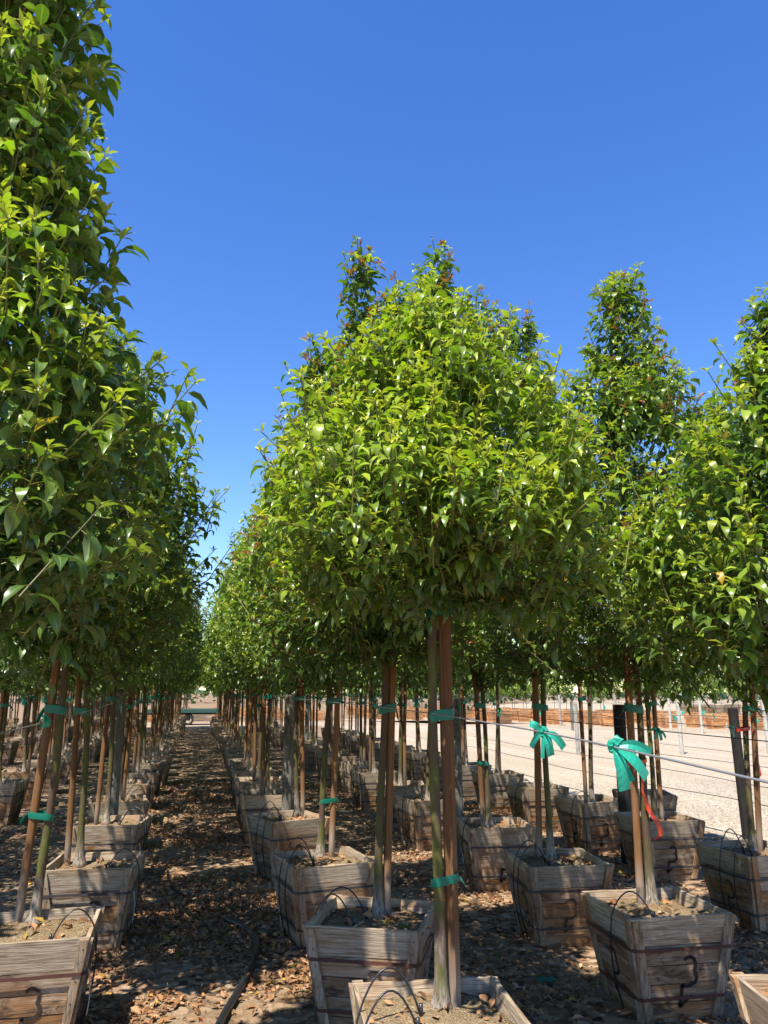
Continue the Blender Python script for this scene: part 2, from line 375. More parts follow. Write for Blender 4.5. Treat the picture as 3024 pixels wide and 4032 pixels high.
def seg_tubes(P0, P1, r0, r1, sides=4):
    N = len(P0); d = P1 - P0; d = d / (np.linalg.norm(d, axis=1, keepdims=True) + 1e-9)
    ref = np.where(np.abs(d[:, 2:3]) < .9, np.array([[0, 0, 1.]]), np.array([[1., 0, 0]]))
    a = np.cross(d, ref); a /= np.linalg.norm(a, axis=1, keepdims=True) + 1e-9; b = np.cross(d, a)
    ang = np.arange(sides) * 2 * math.pi / sides
    o = np.cos(ang)[None, :, None] * a[:, None] + np.sin(ang)[None, :, None] * b[:, None]
    V = np.concatenate([P0[:, None] + o * np.reshape(r0, (-1, 1, 1)), P1[:, None] + o * np.reshape(r1, (-1, 1, 1))], 1).reshape(-1, 3)
    j = np.arange(sides); j2 = (j + 1) % sides
    q = np.stack([j, j2, j2 + sides, j + sides], 1)
    t = np.concatenate([q[:, [0, 1, 2]], q[:, [0, 2, 3]]])
    return V, (t[None] + (np.arange(N) * 2 * sides)[:, None, None]).reshape(-1, 3)

C_OLD = np.array((.046, .090, .016)); C_MAT = np.array((.105, .175, .022)); C_LIME = np.array((.270, .345, .026)); C_TIP = np.array((.50, .47, .05)); C_RED = np.array((.36, .11, .05))

def profile_pts(prof, n, r, inner=.25):
    """points on (and a little inside) the surface of revolution given by (z, radius) pairs"""
    pz = np.array([p[0] for p in prof], float); pr = np.array([p[1] for p in prof], float)
    zz = np.linspace(pz[0], pz[-1], 200); rr = np.interp(zz, pz, pr)
    wgt = (rr + .05) * np.sqrt(np.gradient(rr) ** 2 + np.gradient(zz) ** 2); wgt /= wgt.sum()
    i = r.choice(200, n, p=wgt); z = zz[i] + r.normal(0, .03, n); rad = rr[i]
    phi = r.uniform(0, 2 * math.pi, n)
    ph = r.uniform(0, 6.28, 6)
    lump = 1 + .09 * np.sin(3 * phi + 4 * z + ph[0]) + .08 * np.sin(5 * phi - 6 * z + ph[1]) + .07 * np.sin(2 * phi + 9 * z + ph[2])
    f = np.where(r.random(n) < inner, r.uniform(.25, .8, n), r.uniform(.80, 1.06, n))
    stray = r.random(n) < .07; f = np.where(stray, r.uniform(1.05, 1.17, n), f)
    slope = np.interp(zz[i], zz, np.gradient(rr, zz))
    z = z + np.where(slope > .3, .07 * np.sin(2 * phi + ph[3]) + .05 * np.sin(5 * phi + ph[4]), 0) + np.where(stray & (slope < 0), r.uniform(.02, .16, n), 0)
    P = np.stack([np.cos(phi) * rad * f * lump, np.sin(phi) * rad * f * lump, z], 1)
    keep = np.ones(n, bool); H = P[r.choice(n, max(3, n // 60))]            # open gaps in the leaf shell
    for hpt in H: keep &= ~((np.linalg.norm(P - hpt, axis=1) < r.uniform(.07, .15)) & (r.random(n) < .85))
    return P[keep], phi[keep], f[keep], slope[keep]

def make_crown(prof, n_shoots, leaf_len, seed, fresh=.3, red=.03, leaders=(), rows=4, shoot_leaves=13, petiole=True, centre=(0, 0)):
    """leafy shoots all over the crown surface; returns dict of leaf parameters and shoot segments"""
    r = np.random.default_rng(seed)
    P, phi, f, slope = profile_pts(prof, n_shoots, r)
    P[:, :2] += np.array(centre)
    for (dx, dy, z0, z1, rad, cnt) in leaders:
        pr = [(z0, rad * .7), (z0 + (z1 - z0) * .25, rad * .9), (z0 + (z1 - z0) * .6, rad), (z0 + (z1 - z0) * .87, rad * .75), (z1, .03)]
        P2, ph2, f2, s2 = profile_pts(pr, cnt, r, .15); P2[:, 0] += dx; P2[:, 1] += dy
        P = np.vstack([P, P2]); phi = np.concatenate([phi, ph2]); f = np.concatenate([f, f2]); slope = np.concatenate([slope, s2])
    N = len(P); out = np.stack([np.cos(phi), np.sin(phi), 0 * phi], 1)
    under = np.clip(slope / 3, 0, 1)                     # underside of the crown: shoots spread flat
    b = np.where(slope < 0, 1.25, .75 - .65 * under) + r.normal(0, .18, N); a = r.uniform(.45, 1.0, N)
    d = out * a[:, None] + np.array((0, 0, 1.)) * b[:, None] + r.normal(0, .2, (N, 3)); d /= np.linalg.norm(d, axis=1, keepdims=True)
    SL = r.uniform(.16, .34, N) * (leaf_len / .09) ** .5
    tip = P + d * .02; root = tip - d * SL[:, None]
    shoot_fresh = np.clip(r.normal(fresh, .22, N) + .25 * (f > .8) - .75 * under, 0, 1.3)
    shoot_red = (r.random(N) < red) & (f > .8)
    nl = shoot_leaves
    k = np.arange(nl); s = (k + .5) / nl
    S = np.tile(s, N) + r.normal(0, .02, N * nl); idx = np.repeat(np.arange(N), nl)
    keep = (r.random(N * nl) < .93); S = np.clip(S[keep], .02, 1.0); idx = idx[keep]; kk = np.tile(k, N)[keep]; M = len(S)
    base = root[idx] + d[idx] * (SL[idx] * S)[:, None]
    az = kk * 2.39996 + r.uniform(0, 6.28, N)[idx] + r.normal(0, .3, M)
    hv = np.stack([np.cos(az), np.sin(az)], 1) + out[idx][:, :2] * .55
    az = np.arctan2(hv[:, 1], hv[:, 0])
    if petiole:                                          # bright rosettes of new leaves at the shoot tips
        oi_ = np.nonzero(f > .78)[0]; oi_ = np.repeat(oi_, 5); R_ = len(oi_)
        idx = np.concatenate([idx, oi_]); S = np.concatenate([S, r.uniform(.94, 1.03, R_)]); M = len(S)
        az = np.concatenate([az, r.uniform(0, 6.28, R_)]); base = root[idx] + d[idx] * (SL[idx] * S)[:, None]
    young = np.clip((S - .62) / .38, 0, 1)
    th0 = np.where(young > .5, r.normal(.75, .25, M), r.normal(.25, .32, M)) - .35 * under[idx]
    kap = np.where(young > .6, r.uniform(.4, 1.2, M), r.uniform(.9, 2.5, M))
    L = leaf_len * r.uniform(.66, 1.12, M) * r.uniform(.82, 1.12, N)[idx] * (1 - .58 * young ** 1.5)
    Wd = L * r.uniform(.36, .49, M) * (1 - .25 * young)
    pet = L * .27 * (1 - .6 * young)
    pd = np.stack([np.cos(az) * np.cos(th0), np.sin(az) * np.cos(th0), np.sin(th0)], 1)
    lb = base + pd * pet[:, None]
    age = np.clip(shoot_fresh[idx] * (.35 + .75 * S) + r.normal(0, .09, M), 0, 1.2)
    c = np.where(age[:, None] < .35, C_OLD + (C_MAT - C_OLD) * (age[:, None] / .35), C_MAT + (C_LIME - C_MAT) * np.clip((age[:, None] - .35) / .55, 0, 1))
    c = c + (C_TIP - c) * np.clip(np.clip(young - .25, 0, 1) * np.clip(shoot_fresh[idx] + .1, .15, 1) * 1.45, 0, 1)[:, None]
    c = np.where((shoot_red[idx] & (S > .8))[:, None], C_RED * r.uniform(.7, 1.2, (M, 1)), c)
    c = c * r.uniform(.78, 1.22, (M, 1))
    yel = r.random(M) < .0015; c[yel] = (.42, .26, .02)
    return dict(base=lb, stem=base, az=az, th0=th0, kap=kap, L=L, W=Wd, roll=r.normal(0, .32, M), fold=r.normal(.33, .16, M), col=c, age=age, rows=rows,
                root=root, tip=tip, petiole=petiole, r=r, sf=shoot_fresh)
def crown_mesh(name, D, sel=None):
    i = np.arange(len(D['L'])) if sel is None else np.nonzero(sel)[0]
    V, F, mid, nv = leaf_geo(D['base'][i], D['az'][i], D['th0'][i], D['kap'][i], D['L'][i], D['W'][i], D['roll'][i], D['fold'][i], D['rows'], D['r'])
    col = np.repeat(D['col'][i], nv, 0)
    Vs, Fs, Cs, Ms = [V], [F], [col], [mid]; n0 = len(V)
    st = np.array((.15, .16, .035)) * np.clip(.5 + D['sf'][:, None], .5, 1.3)
    V2, F2 = seg_tubes(D['root'], D['tip'], np.full(len(D['tip']), .0035), np.full(len(D['tip']), .0022), 4 if D['petiole'] else 3)
    Vs.append(V2); Fs.append(F2 + n0); Cs.append(np.repeat(st, len(V2) // len(st), 0)); Ms.append(np.full(len(V2), .5)); n0 += len(V2)
    if D['petiole'] and D['rows'] > 3:
        j = np.arange(len(D['L']))
        V3, F3 = seg_tubes(D['stem'][j], D['base'][j] + .0, np.full(len(j), .0012), np.full(len(j), .0011), 3)
        Vs.append(V3); Fs.append(F3 + n0); Cs.append(np.tile((.30, .22, .05), (len(V3), 1))); Ms.append(np.full(len(V3), .5)); n0 += len(V3)
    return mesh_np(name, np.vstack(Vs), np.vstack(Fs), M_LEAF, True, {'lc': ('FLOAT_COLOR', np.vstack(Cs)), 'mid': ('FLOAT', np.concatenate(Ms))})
def branch_mesh(name, D, tx, z0, z1, r, nlimb=22):
    """limbs from the leading stem to the shoot roots"""
    P0, P1, a0, a1 = [], [], [], []
    zs = np.linspace(z0, z1, 9); ax = np.stack([tx(z) for z in zs]); rad = np.linspace(.017, .004, 9)
    for i in range(8): P0.append(ax[i]); P1.append(ax[i + 1]); a0.append(rad[i]); a1.append(rad[i + 1])
    ids = r.choice(len(D['root']), min(nlimb * 6, len(D['root'])), replace=False)
    R_ = D['root'][ids]
    for h in range(nlimb):
        grp = R_[h::nlimb]
        if not len(grp): continue
        far = grp[0]; zb = np.clip(far[2] - r.uniform(.15, .5), z0 - .03, z1 - .05)
        b = tx(zb); m = b + (far - b) * .55 + np.array((0, 0, -.04))
        for q0, q1, x0, x1 in ((b, m, .009, .006), (m, far, .006, .0032)): P0.append(q0); P1.append(q1); a0.append(x0); a1.append(x1)
        d = np.linalg.norm(R_ - m, axis=1); near = np.argsort(d)[1:5]
        for q in near: P0.append(m); P1.append(R_[q]); a0.append(.005); a1.append(.003)
    V, F = seg_tubes(np.array(P0), np.array(P1), np.array(a0), np.array(a1), 5)
    return mesh_np(name, V, F, M_BARK, True)
def trunk_mesh(name, top, z1, r=.025, seed=0, sides=10):
    """from the soil (z = 0) to z1; top = sideways offset of the stem at z1"""
    q = random.Random(seed); mb = MB(); zs = [-.03, .015, .05, .12, .25] + [.25 + (z1 - .25) * i / 9 for i in range(1, 10)]
    ph = q.uniform(0, 6); P = []; rr = []
    for z in zs:
        f = max(z, 0) / z1; bow = math.sin(f * math.pi)
        P.append((top[0] * f + .012 * bow * math.sin(5 * f + ph), top[1] * f + .012 * bow * math.cos(4 * f + ph), z))
        rr.append(r * (1.02 - .22 * f + 1.0 * math.exp(-max(z, 0) / .035) + .38 * math.exp(-max(z, 0) / .13)) * (1 + q.uniform(-.05, .05)))
    mb.tube(P, rr, sides)
    return mb.mesh(name, M_BARK, True)

# ------------------------------------------------------------------ planter boxes
BH, WT, WB, TH = .53, .30, .215, .02
def hw(z): return WB + (WT - WB) * z / BH
def board_data(z0, z1, butt, q, nseg=5, off=0, th=TH):
    e0 = [q.uniform(-.0025, .0015) for _ in range(nseg + 1)]; e1 = [q.uniform(-.0015, .0025) for _ in range(nseg + 1)]
    V, bc = [], []
    for i in range(nseg + 1):
        f = -1 + 2 * i / nseg
        for (z, o) in ((z0 + .0025 + e0[i], 0), (z1 - .0025 + e1[i], 0), (z1 - .0025 + e1[i], th), (z0 + .0025 + e0[i], th)):
            xx = f * (hw(z) - (th if butt else 0)); yy = -(hw(z) - o) - off
            V.append((xx, yy, z)); bc.append((xx, z, o))
    Q = [(4 * i + a, 4 * i + 4 + a, 4 * i + 4 + (a + 1) % 4, 4 * i + (a + 1) % 4) for i in range(nseg) for a in range(4)]
    Q += [(0, 1, 2, 3), (4 * nseg + 3, 4 * nseg + 2, 4 * nseg + 1, 4 * nseg)]
    Q = [t[::-1] for t in Q]
    return V, Q, bc
def slat_data(sgn, z0, z1, wd=.043, th=.017, inset=.0):
    V, bc = [], []
    for z in (z0, (z0 + z1) / 2, z1):
        xo = hw(z) - .001 - inset; xi = xo - wd
        for x, o in ((xi, .0), (xo, .0), (xo, th), (xi, th)): V.append((sgn * x, -hw(z) - o, z)); bc.append((z, sgn * x, o))
    Q = [(4 * i + a, 4 * i + (a + 1) % 4, 4 * i + 4 + (a + 1) % 4, 4 * i + 4 + a) for i in range(2) for a in range(4)] + [(3, 2, 1, 0), (8, 9, 10, 11)]
    if sgn < 0: Q = [t[::-1] for t in Q]
    return V, Q, bc
def rotz(V, k):
    c, s = round(math.cos(k * math.pi / 2)), round(math.sin(k * math.pi / 2))
    return [(c * x - s * y, s * x + c * y, z) for x, y, z in V]
ROWZ = [(.0, .095), (.095, .19), (.19, .285), (.285, .385), (.385, .53)]
BOARD_ME, SLAT_ME = {}, {}
for wm, mat in (('old', M_WOOD), ('new', M_ORANGE)):
    if wm == 'new': continue
    for row, (a, b) in enumerate(ROWZ):
        for butt in (0, 1):
            for var in range(3):
                q = random.Random(row * 10 + butt * 5 + var); mb = MB(); V, Q, bc = board_data(a, b, butt, q, off=q.uniform(-.002, .002))
                brown = q.uniform(0, .2) if row == 4 else (.62 + .08 * (3 - row) + q.uniform(-.3, .3))
                mb.add(V, Q, bc=bc, tint=(brown, q.random(), .25 if row == 4 else .9)); BOARD_ME[row, butt, var] = mb.mesh('board', mat)
    for sgn in (-1, 1):
        for var in range(4):
            q = random.Random(100 + var + sgn); mb = MB(); V, Q, bc = slat_data(sgn, q.choice((0, 0, .02)), .53 + q.uniform(-.03, .006), .042 + q.uniform(-.006, .006), .017, q.choice((0, 0, .004, .03)))
            mb.add(V, Q, bc=bc, tint=(.35 + q.uniform(-.2, .25), q.random(), .6))
            for zn in (.05, .14, .235, .335, .42, .48):
                xc, yc, rn = sgn * (hw(zn) - .022 + q.uniform(-.008, .008)), -hw(zn) - .0178, q.uniform(.003, .0045)
                W_ = [(xc, yc, zn)] + [(xc + rn * math.cos(a), yc, zn + 1.3 * rn * math.sin(a)) for a in np.linspace(0, 2 * math.pi, 7)[:-1]]
                mb.add(W_, T=[(0, 1 + k, 1 + (k + 1) % 6) for k in range(6)], m=1)
            SLAT_ME[sgn, var] = mb.mesh('slat', [mat, M_BAND])
def band_mesh(z, m):
    mb = MB(); h = hw(z); o = h + .0185; pts = [(-h + .004, -o), (h - .004, -o), (o, -h + .004), (o, h - .004), (h - .004, o), (-h + .004, o), (-o, h - .004), (-o, -h + .004)]
    V = []
    for x, y in pts:
        l = math.hypot(x, y); ux, uy = x / l, y / l
        V += [(x, y, z - .008), (x + ux * .002, y + uy * .002, z - .008), (x + ux * .002, y + uy * .002, z + .008), (x, y, z + .008)]
    Q = [(4 * i + a, 4 * ((i + 1) % 8) + a, 4 * ((i + 1) % 8) + (a + 1) % 4, 4 * i + (a + 1) % 4) for i in range(8) for a in range(4)]
    mb.add(V, Q); return mb.mesh('strap', m)
BAND_ME = {(z, c): band_mesh(z, m) for z in (.37, .125) for c, m in ((0, M_BAND), (1, M_RUST))}
def soil_mesh(seed, nn=20, amp=.014):
    q = np.random.default_rng(seed); h = hw(.47) - TH - .002; u = np.linspace(-h, h, nn); X, Y = np.meshgrid(u, u, indexing='ij')
    rr = np.hypot(X, Y); Z = .474 + q.normal(0, amp * .35, X.shape) + amp * np.sin(X * 9 + q.uniform(0, 6)) * np.cos(Y * 11 + q.uniform(0, 6)) + .02 * np.exp(-(rr / .09) ** 2)
    V = np.stack([X, Y, Z], -1).reshape(-1, 3)
    Q = [(i * nn + j, (i + 1) * nn + j, (i + 1) * nn + j + 1, i * nn + j + 1) for i in range(nn - 1) for j in range(nn - 1)]
    rim = [i * nn for i in range(nn)] + [(nn - 1) * nn + j for j in range(1, nn)] + [i * nn + nn - 1 for i in range(nn - 2, -1, -1)] + [j for j in range(nn - 2, 0, -1)]
    k0 = (hw(.01) - TH - .003) / h; low = V[rim] * np.array((k0, k0, 0)) + np.array((0, 0, .012)); n0 = len(V); V = np.vstack([V, low])
    Q += [(rim[i], n0 + i, n0 + (i + 1) % len(rim), rim[(i + 1) % len(rim)]) for i in range(len(rim))]
    return mesh_np('soil', V, np.array(Q), M_SOIL, True)
SOIL_ME = [soil_mesh(s) for s in range(4)]
def stencil_mesh(dx, dz, sc, m):
    """the two-stroke stencilled numeral on a face: local x to the right, z up, sloping with the face"""
    def g(L): return [((x - 280) * .0004, .2 - (y - 1080) * .0004) for x, y in L]
    up = g([(222, 805), (262, 778), (315, 772), (362, 798), (384, 850), (380, 905), (362, 948), (392, 985), (402, 1040), (378, 1095), (320, 1128), (250, 1138), (180, 1124)])
    st = g([(196, 1110), (186, 1190), (174, 1290), (158, 1400)])
    ft = g([(158, 1385), (230, 1330), (330, 1252)])
    mb = MB()
    def stroke(pts, w0, w1):
        P = np.array(pts); T = np.gradient(P, axis=0); T /= np.linalg.norm(T, axis=1, keepdims=True); Nn = np.stack([-T[:, 1], T[:, 0]], 1)
        wv = np.linspace(w0, w1, len(P))[:, None]
        A, B = P + Nn * wv, P - Nn * wv; V = []
        for a, b in zip(A, B):
            for x, z in (a, b):
                zz = .2 + (z - .2) * sc + dz; x = x * sc + dx; V.append((x, -hw(zz) - .0042, zz))
        mb.add(V, [(2 * i, 2 * i + 2, 2 * i + 3, 2 * i + 1) for i in range(len(P) - 1)], m=0)
    stroke(up, .0095, .0095); stroke(st, .0105, .008); stroke(ft, .014, .004)
    return mb.mesh('stencil_mark', m)
M_INK2 = mat_plain('faded_ink', (.06, .045, .035), .9, .1, .6, 60)
STENCIL_ME = [stencil_mesh(.03, .0, 1.0, M_INK), stencil_mesh(-.02, -.01, .92, M_INK), stencil_mesh(.05, .0, .95, M_INK2), stencil_mesh(0, .005, .85, M_INK2)]
def strap_tail_mesh():
    mb = MB(); z = np.linspace(.36, .16, 9); P = np.stack([hw(.36) + .026 + .012 * np.sin(np.linspace(0, 2.6, 9)), -hw(.3) * .75 + .012 * np.sin(np.linspace(0, 4, 9)), z], 1)
    mb.ribbon(P, np.tile((.0015, .0065, 0), (9, 1))); return mb.mesh('strap_tail', M_WHITE)
TAIL_ME = strap_tail_mesh()

def box_full(x, y, yaw, label, group, q, rust=0, stencil=(0,), tail=False, soil=True):
    t = thing('planter_box', label, 'planter', (x, y, 0), R(yaw), group)
    for k in range(4):
        for row in range(5):
            link('board', BOARD_ME[row, k % 2, q.randrange(3)], t, rot=(0, 0, k * math.pi / 2))
        for sgn in (-1, 1): link('slat', SLAT_ME[sgn, q.randrange(4)], t, rot=(0, 0, k * math.pi / 2))
    for z in (.37, .125): link('strap', BAND_ME[z, rust], t)
    if soil: link('soil', q.choice(SOIL_ME), t)
    for k in stencil:
        link('stencil_mark', STENCIL_ME[q.randrange(4)], t, rot=(0, 0, k * math.pi / 2))
    if tail: link('strap_tail', TAIL_ME, t)
    return t
def box_joined(seed, mat):
    """a whole box for places too far away to tell boards apart as parts"""
    q = random.Random(seed); mb = MB()
    for k in range(4):
        for row, (a, b) in enumerate(ROWZ):
            V, Q, bc = board_data(a, b, k % 2, q, 1); mb.add(rotz(V, k), Q, bc=bc, tint=((.15 if row == 4 else .55) + q.uniform(-.2, .2), q.random(), .8))
        for sgn in (-1, 1):
            V, Q, bc = slat_data(sgn, 0, .52); mb.add(rotz(V, k), Q, bc=bc, tint=(.35, q.random(), .5))
    for z in (.37, .125):
        h = hw(z) + .0185
        for k in range(4): mb.add(rotz([(-h, -h, z - .008), (h, -h, z - .008), (h, -h, z + .008), (-h, -h, z + .008)], k), [(0, 1, 2, 3)], m=1)
    return mb.mesh('wooden_sides', [mat, M_BAND])
BOXJ = [box_joined(s, M_WOOD) for s in range(4)]; BOXO = [box_joined(s + 9, M_ORANGE) for s in range(3)]
def box_far(x, y, yaw, label, group, q, new=False, scale=1.0):
    t = thing('planter_box', label, 'planter', (x, y, 0), R(yaw), group)
    link('wooden_sides', q.choice(BOXO if new else BOXJ), t, scale=(scale,) * 3); link('soil', q.choice(SOIL_ME), t, scale=(scale,) * 3)
    return t

# ------------------------------------------------------------------ stakes, ties, bows, tubes
def stake_obj(base, top, z1, label, group, square=False, seed=0, split=False):
    q = random.Random(seed); mb = MB(); P = []
    zs = np.linspace(-.12, z1, 8)
    for z in zs:
        f = max(z, 0) / z1; P.append(((top[0] - base[0]) * f, (top[1] - base[1]) * f, z))
    if square:
        mb.tube(P, .029, 4)
    else:
        mb.tube(P, [.024 * (1 - .06 * i / 7) * (1 + q.uniform(-.03, .03)) for i in range(8)], 9)
    return tag(link('tree_stake', mb.mesh('tree_stake', M_STAKE, not square), None, (base[0], base[1], base[2])), label, 'stake', group)
def tie_mesh(d, half, h=.034, seed=0, m=None, tail=True):
    """a band of tape round trunk and stake: d = unit vector trunk -> stake, half = half distance"""
    q = random.Random(seed); mb = MB(); d = np.array((d[0], d[1], 0)); p = np.array((-d[1], d[0], 0)); V = []
    n = 16
    for i in range(n):
        a = 2 * math.pi * i / n; c, s = math.cos(a), math.sin(a)
        e = d * ((half if c > 0 else -half) + .030 * c) + p * .031 * s
        t_ = .012 * c + q.uniform(-.002, .002); V += [e + (0, 0, -h / 2 + t_), e * 1.03 + (0, 0, t_ * .9), e + (0, 0, h / 2 + t_)]
    Q = [(3 * i + a, 3 * ((i + 1) % n) + a, 3 * ((i + 1) % n) + a + 1, 3 * i + a + 1) for i in range(n) for a in (0, 1)]
    mb.add(V, Q)
    if tail:
        e = d * (half + .032); L = q.uniform(.05, .09); dd = np.array((q.uniform(-.3, .6), q.uniform(-.5, .5), -.8)) + d * .5; dd /= np.linalg.norm(dd)
        P = [e + dd * L * f + np.array((0, 0, .01)) * math.sin(3 * f) for f in np.linspace(0, 1, 5)]
        mb.ribbon(P, np.tile(np.array((0, 0, 1.)) * .5 * .02 + p * .012, (5, 1)))
    return mb.mesh('tie_tape', m or M_GREEN, True)
def bow_mesh(tails, wd, seed, m=None, knot=.011, res=7):
    """tails: list of end offsets (right, up, towards camera) in metres with half width"""
    q = random.Random(seed); mb = MB()
    e1 = np.array((math.cos(YAW), -math.sin(YAW), 0)); e2 = np.array((0, 0, 1.)); e3 = np.array((-math.sin(YAW), -math.cos(YAW), 0))
    K = []
    for i in range(24):
        a = i / 23 * 4 * math.pi; K.append(e1 * knot * .75 * math.cos(a) + e2 * knot * math.sin(a) + e3 * knot * .5 * math.sin(2.2 * a))
    mb.tube(K, .0065 * knot / .011, 6)
    for (x, y, z, hwid, curl) in tails:
        end = e1 * x + e2 * y + e3 * z; f = np.linspace(0, 1, res)[:, None]
        perp = np.cross(end / (np.linalg.norm(end) + 1e-9), e3); perp /= np.linalg.norm(perp) + 1e-9
        P = end * f + e3 * curl * np.sin(f * math.pi) + e2 * (.012 * np.sin(f * 3.1)) * (1 if y < 0 else .4)
        tw = q.uniform(-.5, .5); wv = (.25 + .75 * np.minimum(1, f * 2.2)) * hwid
        mb.ribbon3(P, wv * (perp * np.cos(tw * f) + e3 * np.sin(tw * f + .25)), .28 * np.sin(np.linspace(.4, q.uniform(3, 7), res)) + .1)
    return mb.mesh('tape_bow', m or M_BOW, False)
SMALL_TAILS = [(-.03, .012, .01, .009, .01), (-.022, -.05, .008, .009, .012), (.012, -.06, .012, .010, .01), (.035, -.035, .0, .009, .012)]
SMALL_BOWS = [bow_mesh([(x * random.uniform(.6, 1.4), y * random.uniform(.7, 1.3), z, h, c) for x, y, z, h, c in SMALL_TAILS], .01, s) for s in range(4)]
def hoop_mesh(kind, seed, double=True):
    """thin irrigation tube: runs up the box side, arches over the rim and dives into the soil"""
    q = random.Random(seed); mb = MB()
    for j in range(2 if double else 1):
        x0, y0 = kind * (hw(.53) + .012), -.13 + .13 * j + q.uniform(-.03, .03)
        x1, y1 = kind * (.06 + q.uniform(-.04, .05)), y0 + q.uniform(-.1, .12); P = []
        for f in np.linspace(0, 1, 5)[:-1]: P.append((x0 + kind * .03 * math.sin(3 * f) - kind * (.06 * (1 - f)), y0 + .05 * (1 - f), .02 + .48 * f))
        hh = q.uniform(.13, .19)
        for f in np.linspace(0, 1, 12): P.append((x0 + (x1 - x0) * f, y0 + (y1 - y0) * f, .5 + hh * math.sin(math.pi * f) ** .8 - .02 * f))
        mb.tube(P, .0042, 5); e = P[-1]; mb.tube([(e[0], e[1], .53), (e[0], e[1], .475)], .008, 6)
    return mb.mesh('drip_tube', M_TUBE, True)
HOOP_ME = {(k, s): hoop_mesh(k, s, s != 2) for k in (-1, 1) for s in range(3)}

# ------------------------------------------------------------------ the rows of boxed trees
ORD = ['first', 'second', 'third', 'fourth', 'fifth', 'sixth', 'seventh', 'eighth', 'ninth', 'tenth', 'eleventh', 'twelfth', 'thirteenth', 'fourteenth', 'fifteenth', 'sixteenth', 'seventeenth', 'eighteenth', 'nineteenth', 'twentieth', 'twenty-first', 'twenty-second', 'twenty-third', 'twenty-fourth', 'twenty-fifth', 'twenty-sixth', 'twenty-seventh', 'twenty-eighth']
ROWNAME = dict(A='the row left of the aisle', B='the row right of the aisle', C='the second row right of the aisle', D='the row beside the gravel lot',
               F='the second row left of the aisle', G='the third row left of the aisle', H='the fourth row left of the aisle', I='the fifth row left of the aisle')
SOILZ = .475
def lab(kind, row, i):
    if row == 'F':
        if i < 4: return f'{kind} beyond the left picture edge, {ORD[i]} from the camera'
        i -= 4
    if i < len(ORD): return f'{kind}, {ORD[i]} from the camera in {ROWNAME[row]}'
    return f'small distant {kind} far down {ROWNAME[row]}'

